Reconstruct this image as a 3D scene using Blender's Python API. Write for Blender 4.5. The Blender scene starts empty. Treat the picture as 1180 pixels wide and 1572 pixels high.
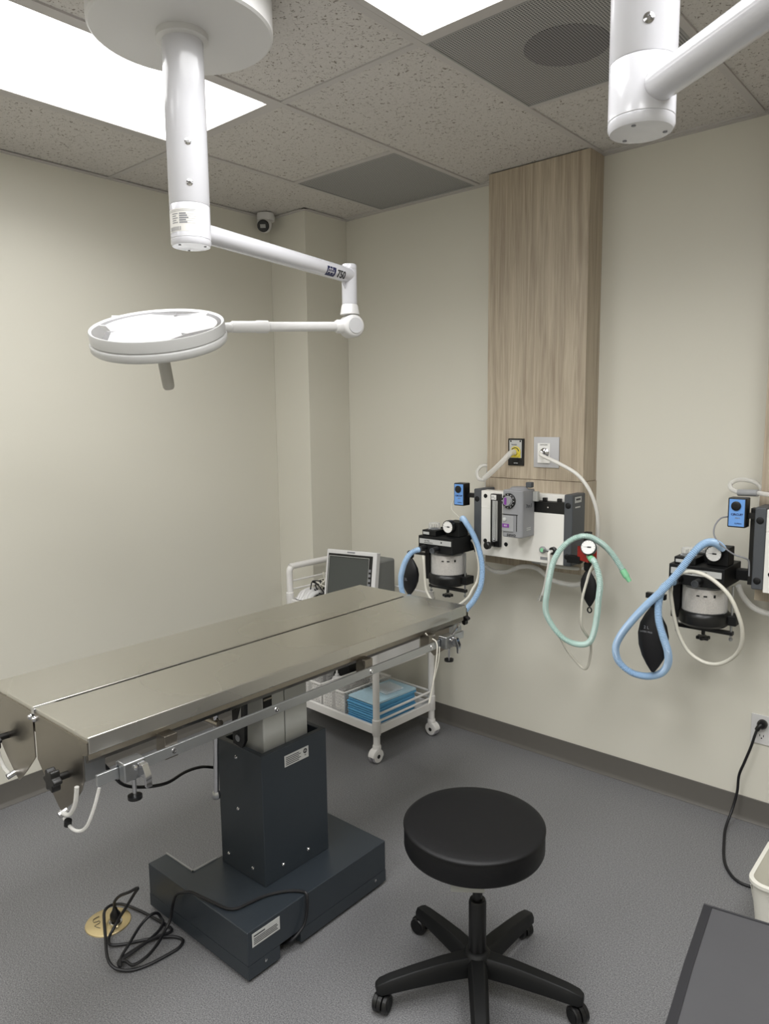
import bpy, bmesh, math, random
from mathutils import Vector, Matrix
random.seed(7)
PI = math.pi
scene = bpy.context.scene
col = scene.collection

# ------------------------------------------------------------------ camera
cam_d = bpy.data.cameras.new('camera')
cam = bpy.data.objects.new('camera', cam_d)
col.objects.link(cam)
R_ = (0.7550689, 0.6555395, -0.0117867)
U_ = (-0.0761947, 0.1055903, 0.9914863)
F_ = (-0.6512029, 0.7477424, -0.1296766)
CAM = (2.906467, -3.043843, 1.641146)
cam.matrix_world = Matrix(((R_[0], U_[0], -F_[0], CAM[0]), (R_[1], U_[1], -F_[1], CAM[1]),
                           (R_[2], U_[2], -F_[2], CAM[2]), (0, 0, 0, 1)))
cam_d.sensor_fit = 'VERTICAL'
cam_d.sensor_height = 36.0
cam_d.lens = 1120.53 / 1572 * 36.0
cam_d.clip_start = 0.05
scene.camera = cam

# ------------------------------------------------------------------ world, exposure
w = bpy.data.worlds.new('world')
scene.world = w
w.use_nodes = True
w.node_tree.nodes['Background'].inputs[0].default_value = (0.9, 0.95, 1.0, 1)
w.node_tree.nodes['Background'].inputs[1].default_value = 0.05
vs = scene.view_settings
vs.view_transform = 'Standard'
vs.look = 'None'
vs.exposure = 1.2
vs.gamma = 1.0
vs.use_curve_mapping = False
PANEL_GLOW = 1.6       # radiance of the visible diffusers
PANEL_WATT = (4.3, 7.6, 9.5, 3.5, 6.5, 8.5)   # power per panel, set unevenly to balance brightness of left and right walls

H = 2.713
XL, XR, YB, YF = -0.275, 4.3, 0.0, -5.0

# ------------------------------------------------------------------ materials
def srgb(h):
    h = h.lstrip('#')
    c = [int(h[i:i + 2], 16) / 255 for i in (0, 2, 4)]
    return tuple((x / 12.92 if x <= 0.04045 else ((x + 0.055) / 1.055) ** 2.4) for x in c) + (1,)

MAT = {}
def mat(name, color, rough=0.5, metal=0.0, noise=0.0, nscale=40, bump=0.0, trans=0.0, emit=0.0,
        coat=0.0, spec=0.5, stretch=None, alpha=1.0, sss=0.0):
    m = bpy.data.materials.new(name)
    m.use_nodes = True
    nt = m.node_tree
    b = nt.nodes['Principled BSDF']
    c = srgb(color) if isinstance(color, str) else color
    b.inputs['Base Color'].default_value = c
    b.inputs['Roughness'].default_value = rough
    b.inputs['Metallic'].default_value = metal
    b.inputs['Specular IOR Level'].default_value = spec
    b.inputs['Transmission Weight'].default_value = trans
    b.inputs['Coat Weight'].default_value = coat
    b.inputs['Alpha'].default_value = alpha
    if emit:
        b.inputs['Emission Color'].default_value = c
        b.inputs['Emission Strength'].default_value = emit
    tc = nt.nodes.new('ShaderNodeTexCoord')
    mp = nt.nodes.new('ShaderNodeMapping')
    nt.links.new(tc.outputs['Object'], mp.inputs[0])
    if stretch:
        mp.inputs['Scale'].default_value = stretch
    nz = nt.nodes.new('ShaderNodeTexNoise')
    nz.inputs['Scale'].default_value = nscale
    nz.inputs['Detail'].default_value = 4
    nt.links.new(mp.outputs[0], nz.inputs['Vector'])
    if noise:
        mx = nt.nodes.new('ShaderNodeMix')
        mx.data_type = 'RGBA'
        mx.inputs['A'].default_value = tuple(x * (1 - noise) for x in c[:3]) + (1,)
        mx.inputs['B'].default_value = tuple(min(1, x * (1 + noise)) for x in c[:3]) + (1,)
        nt.links.new(nz.outputs['Fac'], mx.inputs['Factor'])
        nt.links.new(mx.outputs['Result'], b.inputs['Base Color'])
    if bump:
        bp = nt.nodes.new('ShaderNodeBump')
        bp.inputs['Strength'].default_value = bump
        bp.inputs['Distance'].default_value = 0.002
        nt.links.new(nz.outputs['Fac'], bp.inputs['Height'])
        nt.links.new(bp.outputs[0], b.inputs['Normal'])
    MAT[name] = m
    return m

mat('wall_paint', '#d9d6ca', 0.42, noise=0.015, nscale=3, bump=0.05)
mat('baseboard', '#615e59', 0.45, noise=0.03, nscale=20)
mat('tee', '#bfbbb8', 0.55, noise=0.02)
mat('white_gloss', '#cfcfd4', 0.16, noise=0.01, nscale=5, coat=0.3)
mat('white_satin', '#d2d1d0', 0.38, noise=0.01, nscale=8)
mat('white_matte', '#dcdad5', 0.6, noise=0.02, nscale=20)
mat('cart_white', '#e3e1de', 0.4, noise=0.015, nscale=12)
mat('panel_white', '#e9e7e1', 0.3, noise=0.01, nscale=9)
mat('dark_paint', '#2d3339', 0.36, noise=0.05, nscale=300, bump=0.12)
mat('frame_grey', '#4b4e52', 0.5, noise=0.06, nscale=250, bump=0.2)
mat('black_plastic', '#0e0e0f', 0.35, noise=0.1, nscale=60)
mat('black_matte', '#0c0d0e', 0.55, spec=0.35, noise=0.1, nscale=80)
mat('black_rubber', '#101014', 0.5, noise=0.15, nscale=30)
mat('black_vinyl', '#0c0c0e', 0.5, spec=0.3, noise=0.08, nscale=400, bump=0.15)
mat('grey_vinyl', '#4a4a4d', 0.34, noise=0.06, nscale=8, bump=0.3)
mat('grey_piping', '#222226', 0.5, noise=0.05, nscale=90)
mat('column_grey', '#a9aaa6', 0.45, noise=0.02, nscale=15)
mat('label_silver', '#b9bab8', 0.4, noise=0.03, nscale=50)
mat('print_dark', '#3a3a3c', 0.6)
mat('print_grey', '#85868a', 0.6)
mat('print_blue', '#1d2450', 0.5)
mat('print_light', '#dcdce0', 0.5)
mat('chrome', '#c9c9cb', 0.12, metal=1.0, noise=0.02)
mat('zinc', '#aeb0b2', 0.3, metal=1.0, noise=0.05, nscale=90)
mat('aluminium', '#c4c7ca', 0.36, metal=1.0, noise=0.05, nscale=60, stretch=(8, 1, 8))
mat('brass', '#e6d3a6', 0.3, metal=1.0, noise=0.08, nscale=30)
mat('vent_metal', '#9b9b99', 0.5)
mat('vaporizer_grey', '#8d8e91', 0.42, noise=0.03, nscale=60)
mat('vaporizer_light', '#9b9c9e', 0.4, noise=0.03, nscale=60)
mat('purple', '#7a3a92', 0.45)
mat('yellow', '#d6c445', 0.5)
mat('blue_face', '#6d9fe0', 0.4, noise=0.02)
mat('blue_pad', '#5fa3cd', 0.75, noise=0.08, nscale=60, bump=0.3)
mat('blue_pad_light', '#aecbd9', 0.75, noise=0.08, nscale=60, bump=0.3)
mat('red_anodised', '#a3281f', 0.35, noise=0.05)
mat('dial_white', '#ecebe8', 0.3)
mat('green_connector', '#8fd6a6', 0.4, noise=0.03)
mat('tube_cream', '#d5d2c6', 0.4, noise=0.02)
mat('hose_white', '#e2e0da', 0.35, noise=0.02)
mat('blue_hose', '#a4c2e0', 0.32, noise=0.06, nscale=20, coat=0.3)
mat('green_hose', '#bdd8d0', 0.3, noise=0.05, nscale=20, coat=0.3)
mat('screen_off', '#474a48', 0.32, spec=0.4)
mat('monitor_grey', '#6f716f', 0.55, noise=0.04, nscale=80)
mat('absorbent', '#c9c4bd', 0.8, noise=0.35, nscale=220, bump=0.6)
mat('cap_grey', '#bfbfc1', 0.45, noise=0.02)
mat('wheel_grey', '#a9a7ad', 0.5, noise=0.03)
mat('bin_white', '#dedcd2', 0.5, noise=0.02, nscale=30)
mat('lamp_lens', '#8e8e90', 0.10, noise=0.01, nscale=6, coat=1.0, spec=0.8)
mat('head_white', '#bcbcbb', 0.4, noise=0.01, nscale=6)
mat('handle_grey', '#a9a7a0', 0.45, noise=0.03, nscale=40)

def clear_mat(name, color, fac):
    m = bpy.data.materials.new(name); m.use_nodes = True
    nt = m.node_tree; b = nt.nodes['Principled BSDF']
    b.inputs['Base Color'].default_value = srgb(color); b.inputs['Roughness'].default_value = 0.15
    tr = nt.nodes.new('ShaderNodeBsdfTransparent'); mx = nt.nodes.new('ShaderNodeMixShader')
    lw = nt.nodes.new('ShaderNodeLayerWeight'); lw.inputs[0].default_value = 0.35
    mth = nt.nodes.new('ShaderNodeMath'); mth.operation = 'MULTIPLY_ADD'
    mth.inputs[1].default_value = 0.6; mth.inputs[2].default_value = fac; mth.use_clamp = True
    nt.links.new(lw.outputs['Facing'], mth.inputs[0]); nt.links.new(mth.outputs[0], mx.inputs[0])
    nt.links.new(tr.outputs[0], mx.inputs[1]); nt.links.new(b.outputs[0], mx.inputs[2])
    nt.links.new(mx.outputs[0], nt.nodes['Material Output'].inputs[0])
    MAT[name] = m
clear_mat('clear_plastic', '#e6e8ea', 0.10)
clear_mat('clear_tube', '#e8e7e3', 0.42)

def glow_mat(name, color, s):
    m = bpy.data.materials.new(name); m.use_nodes = True; nt = m.node_tree
    nt.nodes.remove(nt.nodes['Principled BSDF'])
    e = nt.nodes.new('ShaderNodeEmission'); e.inputs[0].default_value = color; e.inputs[1].default_value = s
    nt.links.new(e.outputs[0], nt.nodes['Material Output'].inputs[0]); MAT[name] = m
glow_mat('light_diffuser', (1.0, 0.995, 0.975, 1), PANEL_GLOW)

def steel(name, base, rough, stretch):
    m = mat(name, base, rough, metal=1.0, noise=0.04, nscale=30, stretch=stretch)
    nt = m.node_tree; b = nt.nodes['Principled BSDF']
    nz = nt.nodes.new('ShaderNodeTexNoise'); nz.inputs['Scale'].default_value = 2.2; nz.inputs['Detail'].default_value = 1
    tc = nt.nodes.new('ShaderNodeTexCoord'); nt.links.new(tc.outputs['Object'], nz.inputs['Vector'])
    mr = nt.nodes.new('ShaderNodeMapRange')
    mr.inputs['From Min'].default_value = 0.35; mr.inputs['From Max'].default_value = 0.7
    mr.inputs['To Min'].default_value = rough * 0.85; mr.inputs['To Max'].default_value = rough * 1.25
    nt.links.new(nz.outputs['Fac'], mr.inputs[0]); nt.links.new(mr.outputs[0], b.inputs['Roughness'])
steel('steel', '#d2d0ca', 0.27, (30, 1, 30))
steel('steel_dark', '#958f86', 0.28, (3, 3, 40))

def floor_mat():
    m = bpy.data.materials.new('vinyl_floor'); m.use_nodes = True; nt = m.node_tree
    b = nt.nodes['Principled BSDF']
    tc = nt.nodes.new('ShaderNodeTexCoord')
    n1 = nt.nodes.new('ShaderNodeTexNoise'); n1.inputs['Scale'].default_value = 260; n1.inputs['Detail'].default_value = 3
    n1.inputs['Roughness'].default_value = 0.7
    v = nt.nodes.new('ShaderNodeTexVoronoi'); v.inputs['Scale'].default_value = 260
    n2 = nt.nodes.new('ShaderNodeTexNoise'); n2.inputs['Scale'].default_value = 2.0
    for n in (n1, v, n2):
        nt.links.new(tc.outputs['Object'], n.inputs['Vector'])
    r = nt.nodes.new('ShaderNodeValToRGB')
    r.color_ramp.elements[0].position = 0.33; r.color_ramp.elements[0].color = srgb('#47474a')
    r.color_ramp.elements[1].position = 0.68; r.color_ramp.elements[1].color = srgb('#8f8f90')
    nt.links.new(n1.outputs['Fac'], r.inputs[0])
    r2 = nt.nodes.new('ShaderNodeValToRGB')
    r2.color_ramp.elements[0].position = 0.12; r2.color_ramp.elements[0].color = (1, 1, 1, 1)
    r2.color_ramp.elements[1].position = 0.2; r2.color_ramp.elements[1].color = (0, 0, 0, 1)
    nt.links.new(v.outputs['Distance'], r2.inputs[0])
    mx = nt.nodes.new('ShaderNodeMix'); mx.data_type = 'RGBA'
    mx.inputs['B'].default_value = srgb('#a3a2a2')
    mh = nt.nodes.new('ShaderNodeMath'); mh.operation = 'MULTIPLY'; mh.inputs[1].default_value = 0.5
    nt.links.new(r2.outputs[0], mh.inputs[0]); nt.links.new(mh.outputs[0], mx.inputs['Factor'])
    nt.links.new(r.outputs[0], mx.inputs['A'])
    nt.links.new(mx.outputs['Result'], b.inputs['Base Color'])
    mr = nt.nodes.new('ShaderNodeMapRange'); mr.inputs['To Min'].default_value = 0.36; mr.inputs['To Max'].default_value = 0.55
    nt.links.new(n2.outputs['Fac'], mr.inputs[0]); nt.links.new(mr.outputs[0], b.inputs['Roughness'])
    bp = nt.nodes.new('ShaderNodeBump'); bp.inputs['Strength'].default_value = 0.12; bp.inputs['Distance'].default_value = 0.001
    nt.links.new(n1.outputs['Fac'], bp.inputs['Height']); nt.links.new(bp.outputs[0], b.inputs['Normal'])
    MAT['floor'] = m
floor_mat()

def tile_mat():
    m = bpy.data.materials.new('acoustic_tile'); m.use_nodes = True; nt = m.node_tree
    b = nt.nodes['Principled BSDF']; b.inputs['Roughness'].default_value = 0.85
    tc = nt.nodes.new('ShaderNodeTexCoord')
    n1 = nt.nodes.new('ShaderNodeTexNoise'); n1.inputs['Scale'].default_value = 92; n1.inputs['Detail'].default_value = 2.5
    n1.inputs['Distortion'].default_value = 1.2
    n3 = nt.nodes.new('ShaderNodeTexNoise'); n3.inputs['Scale'].default_value = 160; n3.inputs['Detail'].default_value = 2
    for n in (n1, n3):
        nt.links.new(tc.outputs['Object'], n.inputs['Vector'])
    r = nt.nodes.new('ShaderNodeValToRGB')
    r.color_ramp.elements[0].position = 0.335; r.color_ramp.elements[0].color = (0, 0, 0, 1)
    r.color_ramp.elements[1].position = 0.40; r.color_ramp.elements[1].color = (1, 1, 1, 1)
    nt.links.new(n1.outputs['Fac'], r.inputs[0])
    base = nt.nodes.new('ShaderNodeMix'); base.data_type = 'RGBA'
    base.inputs['A'].default_value = srgb('#bebab5'); base.inputs['B'].default_value = srgb('#d4d0cb')
    nt.links.new(n3.outputs['Fac'], base.inputs['Factor'])
    mx = nt.nodes.new('ShaderNodeMix'); mx.data_type = 'RGBA'
    mx.inputs['A'].default_value = srgb('#857d74')
    nt.links.new(r.outputs[0], mx.inputs['Factor']); nt.links.new(base.outputs['Result'], mx.inputs['B'])
    nt.links.new(mx.outputs['Result'], b.inputs['Base Color'])
    bp = nt.nodes.new('ShaderNodeBump'); bp.inputs['Strength'].default_value = 0.5; bp.inputs['Distance'].default_value = 0.002
    nt.links.new(r.outputs[0], bp.inputs['Height']); nt.links.new(bp.outputs[0], b.inputs['Normal'])
    MAT['tile'] = m
tile_mat()

def wood_mat():
    m = bpy.data.materials.new('wood_laminate'); m.use_nodes = True; nt = m.node_tree
    b = nt.nodes['Principled BSDF']; b.inputs['Roughness'].default_value = 0.42
    tc = nt.nodes.new('ShaderNodeTexCoord'); mp = nt.nodes.new('ShaderNodeMapping')
    mp.inputs['Scale'].default_value = (26, 26, 1.1)
    nt.links.new(tc.outputs['Object'], mp.inputs[0])
    n1 = nt.nodes.new('ShaderNodeTexNoise'); n1.inputs['Scale'].default_value = 1.6; n1.inputs['Detail'].default_value = 8
    n1.inputs['Distortion'].default_value = 0.7; n1.inputs['Roughness'].default_value = 0.6
    nt.links.new(mp.outputs[0], n1.inputs['Vector'])
    mp2 = nt.nodes.new('ShaderNodeMapping'); mp2.inputs['Scale'].default_value = (150, 150, 5)
    nt.links.new(tc.outputs['Object'], mp2.inputs[0])
    n2 = nt.nodes.new('ShaderNodeTexNoise'); n2.inputs['Scale'].default_value = 1.5; n2.inputs['Detail'].default_value = 3
    nt.links.new(mp2.outputs[0], n2.inputs['Vector'])
    r = nt.nodes.new('ShaderNodeValToRGB')
    r.color_ramp.elements[0].position = 0.28; r.color_ramp.elements[0].color = srgb('#988a78')
    r.color_ramp.elements[1].position = 0.72; r.color_ramp.elements[1].color = srgb('#c2b6a2')
    e = r.color_ramp.elements.new(0.5); e.color = srgb('#afa28f')
    ad = nt.nodes.new('ShaderNodeMath'); ad.operation = 'MULTIPLY_ADD'; ad.inputs[1].default_value = 0.35
    sb = nt.nodes.new('ShaderNodeMath'); sb.operation = 'SUBTRACT'; sb.inputs[1].default_value = 0.175
    nt.links.new(n2.outputs['Fac'], ad.inputs[0]); nt.links.new(n1.outputs['Fac'], ad.inputs[2])
    nt.links.new(ad.outputs[0], sb.inputs[0]); nt.links.new(sb.outputs[0], r.inputs[0])
    nt.links.new(r.outputs[0], b.inputs['Base Color'])
    MAT['wood'] = m
wood_mat()

def perf_mat(name, c_metal, c_hole, pitch, hole):
    m = bpy.data.materials.new(name); m.use_nodes = True; nt = m.node_tree
    b = nt.nodes['Principled BSDF']; b.inputs['Roughness'].default_value = 0.55
    tc = nt.nodes.new('ShaderNodeTexCoord')
    v = nt.nodes.new('ShaderNodeTexVoronoi'); v.inputs['Scale'].default_value = 1 / pitch
    v.inputs['Randomness'].default_value = 0.0; v.voronoi_dimensions = '2D'
    nt.links.new(tc.outputs['Object'], v.inputs['Vector'])
    r = nt.nodes.new('ShaderNodeValToRGB')
    r.color_ramp.elements[0].position = hole; r.color_ramp.elements[0].color = srgb(c_hole)
    r.color_ramp.elements[1].position = hole + 0.06; r.color_ramp.elements[1].color = srgb(c_metal)
    nt.links.new(v.outputs['Distance'], r.inputs[0]); nt.links.new(r.outputs[0], b.inputs['Base Color'])
    MAT[name] = m
perf_mat('vent_perforated', '#b4b3b1', '#5a5a5a', 0.0085, 0.36)
perf_mat('vent_perforated_dark', '#9b9a9c', '#3b3b3d', 0.0085, 0.38)

# ------------------------------------------------------------------ mesh building
ORG = {}
def frame_z(d):
    d = Vector(d).normalized()
    a = Vector((0, 0, 1)) if abs(d.z) < 0.95 else Vector((1, 0, 0))
    x = a.cross(d).normalized(); y = d.cross(x)
    return x, y, d

def smooth_path(pts, k=6, closed=False):
    P = [Vector(p) for p in pts]; n = len(P); out = []
    for i in range(n - 1):
        p0 = P[max(i - 1, 0)]; p1 = P[i]; p2 = P[i + 1]; p3 = P[min(i + 2, n - 1)]
        for j in range(k):
            t = j / k
            out.append(0.5 * ((2 * p1) + (p2 - p0) * t + (2 * p0 - 5 * p1 + 4 * p2 - p3) * t * t + (3 * p1 - p0 - 3 * p2 + p3) * t ** 3))
    out.append(P[-1])
    return out

def resample(P, step):
    out = [P[0].copy()]; acc = 0.0
    for i in range(1, len(P)):
        a = P[i - 1]; b = P[i]; L = (b - a).length
        if L < 1e-9: continue
        d = step - acc
        while d <= L:
            out.append(a.lerp(b, d / L)); d += step
        acc = L - (d - step)
    return out

class MB:
    def __init__(s, xf=None):
        s.v = []; s.f = []; s.xf = xf
    def add(s, vs, fs):
        o = len(s.v)
        s.v += [(s.xf @ Vector(p)) if s.xf else Vector(p) for p in vs]
        s.f += [tuple(i + o for i in f) for f in fs]
        return s
    def box(s, a, b):
        x0, y0, z0 = (min(a[i], b[i]) for i in range(3)); x1, y1, z1 = (max(a[i], b[i]) for i in range(3))
        return s.add([(x0, y0, z0), (x1, y0, z0), (x1, y1, z0), (x0, y1, z0), (x0, y0, z1), (x1, y0, z1), (x1, y1, z1), (x0, y1, z1)],
                     [(0, 3, 2, 1), (4, 5, 6, 7), (0, 1, 5, 4), (1, 2, 6, 5), (2, 3, 7, 6), (3, 0, 4, 7)])
    def prism(s, poly, ext):
        n = len(poly); e = Vector(ext)
        vs = [Vector(p) for p in poly] + [Vector(p) + e for p in poly]
        return s.add(vs, [tuple(range(n)), tuple(range(2 * n - 1, n - 1, -1))] + [(i, i + n, (i + 1) % n + n, (i + 1) % n) for i in range(n)])
    def lathe(s, prof, c=(0, 0, 0), ax=(0, 0, 1), n=32):
        x, y, z = frame_z(ax); c = Vector(c); vs = []; fs = []; m = len(prof)
        for r, h in prof:
            for k in range(n):
                a = 2 * PI * k / n
                vs.append(c + z * h + (x * math.cos(a) + y * math.sin(a)) * max(r, 1e-5))
        for i in range(m - 1):
            for k in range(n):
                k2 = (k + 1) % n
                fs.append((i * n + k, i * n + k2, (i + 1) * n + k2, (i + 1) * n + k))
        if prof[0][0] > 1e-4: fs.append(tuple(range(n - 1, -1, -1)))
        if prof[-1][0] > 1e-4: fs.append(tuple((m - 1) * n + k for k in range(n)))
        return s.add(vs, fs)
    def cyl(s, p0, p1, r0, r1=None, n=24, bev=0.0):
        p0 = Vector(p0); p1 = Vector(p1); L = (p1 - p0).length; r1 = r0 if r1 is None else r1
        if bev:
            pr = [(r0 - bev, 0), (r0, bev), (r1, L - bev), (r1 - bev, L)]
        else:
            pr = [(r0, 0), (r1, L)]
        return s.lathe(pr, p0, p1 - p0, n)
    def tube(s, pts, r, n=10, k=6, rf=None, step=None):
        P = smooth_path(pts, k) if k else [Vector(p) for p in pts]
        if step: P = resample(P, step)
        m = len(P); vs = []; fs = []
        t0 = (P[1] - P[0]).normalized(); x, y, _ = frame_z(t0)
        for i in range(m):
            t = (P[min(i + 1, m - 1)] - P[max(i - 1, 0)])
            t = t.normalized() if t.length > 1e-9 else t0
            x = (x - t * x.dot(t)).normalized(); y = t.cross(x)
            rr = rf(i) if rf else r
            for j in range(n):
                a = 2 * PI * j / n
                vs.append(P[i] + (x * math.cos(a) + y * math.sin(a)) * rr)
        for i in range(m - 1):
            for j in range(n):
                j2 = (j + 1) % n
                fs.append((i * n + j, i * n + j2, (i + 1) * n + j2, (i + 1) * n + j))
        fs.append(tuple(range(n - 1, -1, -1))); fs.append(tuple((m - 1) * n + j for j in range(n)))
        return s.add(vs, fs)
    def ball(s, c, r, sc=(1, 1, 1), n=16, m=10):
        vs = []; fs = []
        for i in range(m + 1):
            p = PI * i / m
            for k in range(n):
                a = 2 * PI * k / n
                vs.append((c[0] + r * sc[0] * math.sin(p) * math.cos(a), c[1] + r * sc[1] * math.sin(p) * math.sin(a), c[2] + r * sc[2] * math.cos(p)))
        for i in range(m):
            for k in range(n):
                k2 = (k + 1) % n
                fs.append((i * n + k, (i + 1) * n + k, (i + 1) * n + k2, i * n + k2))
        return s.add(vs, fs)
    def build(s, name, m, parent=None, bevel=0.0, seg=2, angle=38, label=None, stuff=False):
        org = ORG.get(parent.name, Vector((0, 0, 0))) if parent else Vector((0, 0, 0))
        me = bpy.data.meshes.new(name)
        me.from_pydata([tuple(v - org) for v in s.v], [], s.f)
        bm = bmesh.new(); bm.from_mesh(me)
        bmesh.ops.recalc_face_normals(bm, faces=bm.faces)
        bm.to_mesh(me); bm.free()
        me.shade_smooth()
        me.set_sharp_from_angle(angle=math.radians(angle))
        me.materials.append(MAT[m])
        o = bpy.data.objects.new(name, me); col.objects.link(o)
        if parent: o.parent = parent
        ORG[o.name] = org
        if bevel:
            b = o.modifiers.new('bevel', 'BEVEL'); b.width = bevel; b.segments = seg
            b.limit_method = 'ANGLE'; b.angle_limit = math.radians(40); b.harden_normals = True
        if label: o['label'] = label
        if stuff: o['kind'] = 'stuff'
        return o

def thing(name, label, cat, loc, group=None):
    o = bpy.data.objects.new(name, None); col.objects.link(o)
    o.location = loc; o.empty_display_size = 0.05
    o['label'] = label; o['category'] = cat
    if group: o['group'] = group
    ORG[o.name] = Vector(loc)
    return o
def tag(o, label, cat, group=None):
    o['label'] = label; o['category'] = cat
    if group: o['group'] = group
    return o
def struct(o):
    o['kind'] = 'structure'
    return o
def box(a, b): return MB().box(a, b)

def text(s, size, pos, right, up, m, parent, name='lettering', depth=0.0004, align='CENTER', bold=0.0, sx=1.0):
    cu = bpy.data.curves.new('t', 'FONT'); cu.body = s; cu.size = size; cu.extrude = depth
    cu.align_x = align; cu.align_y = 'CENTER'; cu.offset = bold; cu.resolution_u = 3
    to = bpy.data.objects.new('t', cu); col.objects.link(to)
    dg = bpy.context.evaluated_depsgraph_get()
    me = bpy.data.meshes.new_from_object(to.evaluated_get(dg))
    r = Vector(right).normalized(); u = Vector(up); u = (u - r * u.dot(r)).normalized(); nn = r.cross(u)
    org = ORG.get(parent.name, Vector((0, 0, 0)))
    for v in me.vertices:
        v.co = Vector(pos) - org + r * v.co.x * sx + u * v.co.y + nn * v.co.z
    me.materials.clear(); me.materials.append(MAT[m]); me.name = name
    o = bpy.data.objects.new(name, me); col.objects.link(o); o.parent = parent
    ORG[o.name] = org
    bpy.data.objects.remove(to); bpy.data.curves.remove(cu)
    return o

def copy_tree(o, parent=None, loc=None):
    c = o.copy(); col.objects.link(c); c.parent = parent
    ORG[c.name] = ORG.get(o.name, Vector((0, 0, 0)))
    if loc is not None:
        c.location = loc
    for ch in [x for x in CH if x.parent == o]:
        pass
    for ch in list(o.children):
        copy_tree(ch, c)
    return c
CH = []

# ================================================================== ROOM
T = 0.61
xs = [0.28 + T * k for k in range(0, 7)]      # tee lines running towards the back wall
y0 = -1.247
struct(box((XL - .1, YF - .1, -.1), (XR + .1, YB + .1, 0)).build('floor', 'floor'))
struct(box((XL - .1, YB, 0), (XR + .1, YB + .1, H + .1)).build('wall_back', 'wall_paint'))
struct(box((XL - .1, YF, 0), (XL, YB, H + .1)).build('wall_left', 'wall_paint'))
struct(box((XR, YF, 0), (XR + .1, YB, H + .1)).build('wall_right', 'wall_paint'))
struct(box((XL - .1, YF - .1, 0), (XR + .1, YF, H + .1)).build('wall_front', 'wall_paint'))
struct(box((XL, -.313, 0), (0, YB, H + .02)).build('wall_corner', 'wall_paint', bevel=.003))
# baseboards with a small toe
def bb(name, poly, ext):
    struct(MB().prism(poly, ext).build(name, 'baseboard', bevel=.002))
bb('baseboard_back', [(0, 0, 0), (0, -.014, 0), (0, -.012, .004), (0, -.008, .010), (0, -.006, .02), (0, -.006, .102), (0, 0, .102)], (XR, 0, 0))
bb('baseboard_left', [(XL, YF, 0), (XL + .02, YF, 0), (XL + .016, YF, .006), (XL + .009, YF, .014), (XL + .006, YF, .02), (XL + .006, YF, .102), (XL, YF, .102)], (0, -.313 - YF, 0))
bb('baseboard_corner', [(XL, -.313, 0), (XL, -.333, 0), (XL, -.329, .006), (XL, -.322, .014), (XL, -.319, .02), (XL, -.319, .102), (XL, -.313, .102)], (-XL + .006, 0, 0))
bb('baseboard_side', [(0, -.319, 0), (.02, -.319, 0), (.016, -.319, .006), (.009, -.319, .014), (.006, -.319, .02), (.006, -.319, .102), (0, -.319, .102)], (0, .319, 0))

# ceiling: deck above, grid of tees, lay-in tiles
ceil = struct(box((XL - .1, YF - .1, H + .03), (XR + .1, YB + .1, H + .1)).build('ceiling', 'white_matte'))
tiles = []; slots = []
def tile(x0, x1, ya, yb):
    MB().box((x0 + .011, ya + .011, H + .004), (x1 - .011, yb - .011, H + .02)).build('ceiling_tile', 'tile', ceil, bevel=.002, seg=1)
lights = [(xs[0], xs[1], y0 - 2 * T, y0), (xs[2], xs[3], y0 - 2 * T, y0),
          (xs[4], xs[5], y0 - 2 * T, y0), (xs[0], xs[1], y0 - 5 * T, y0 - 3 * T), (xs[2], xs[3], y0 - 5 * T, y0 - 3 * T), (xs[4], xs[5], y0 - 5 * T, y0 - 3 * T)]
vent_a = (xs[0], xs[1], y0 + T, y0 + 2 * T)
vent_b = (xs[2], xs[3], y0, y0 + T)
def tx(y, xa, xb): box((xa, y - .012, H - .0005), (xb, y + .012, H + .028)).build('ceiling_tee', 'tee', ceil)
def ty(x, ya, yb): box((x - .012, ya, H - .0015), (x + .012, yb, H + .0285)).build('ceiling_tee', 'tee', ceil)
cols = [(XL, xs[0])] + [(xs[i], xs[i + 1]) for i in range(6)] + [(xs[6], XR)]
for x in xs: ty(x, YF, YB)
rows = [YF, y0 - 5 * T, y0 - 3 * T, y0 - 2 * T, y0, y0 + 2 * T]
for y in rows[1:]:
    tx(y, XL, XR)
tx(y0 + T, xs[0], xs[1]); tx(y0 + T, xs[2], XR)
special = lights + [vent_a, vent_b]
def has(c):
    return any(abs(c[0] - s[0]) < .01 and c[2] > s[2] - .01 and c[3] < s[3] + .01 for s in special)
for (xa, xb) in cols:
    for i in range(len(rows) - 1):
        ya, yb = rows[i], rows[i + 1]
        if i == 4 and xa > xs[0] - .01 and not (abs(xa - xs[1]) < .01):
            cells = [(xa, xb, ya, ya + T), (xa, xb, ya + T, yb)]
        elif yb - ya > 3 * T:
            cells = [(xa, xb, ya, yb)]
        else:
            cells = [(xa, xb, ya, yb)]
        for c in cells:
            if not has(c): tile(*c)
for (a_, b_) in (((0, YB - .022, H - .003), (XR, YB, H + .001)), ((XL, YF, H - .0034), (XL + .022, -.313, H + .001)),
                 ((XL, -.335, H - .0038), (.022, -.313, H + .001)), ((0, -.335, H - .0042), (.022, 0, H + .001))):
    box(a_, b_).build('wall_angle', 'tee', ceil)
LB = ['flush ceiling light panel nearest the far left corner, behind the lamp pole', 'flush ceiling light panel at the top edge, between the two ceiling lamps',
      'ceiling light panel on the right side of the room', 'ceiling light panel at the rear left of the room', 'ceiling light panel at the rear middle of the room', 'ceiling light panel at the rear right of the room']
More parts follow.
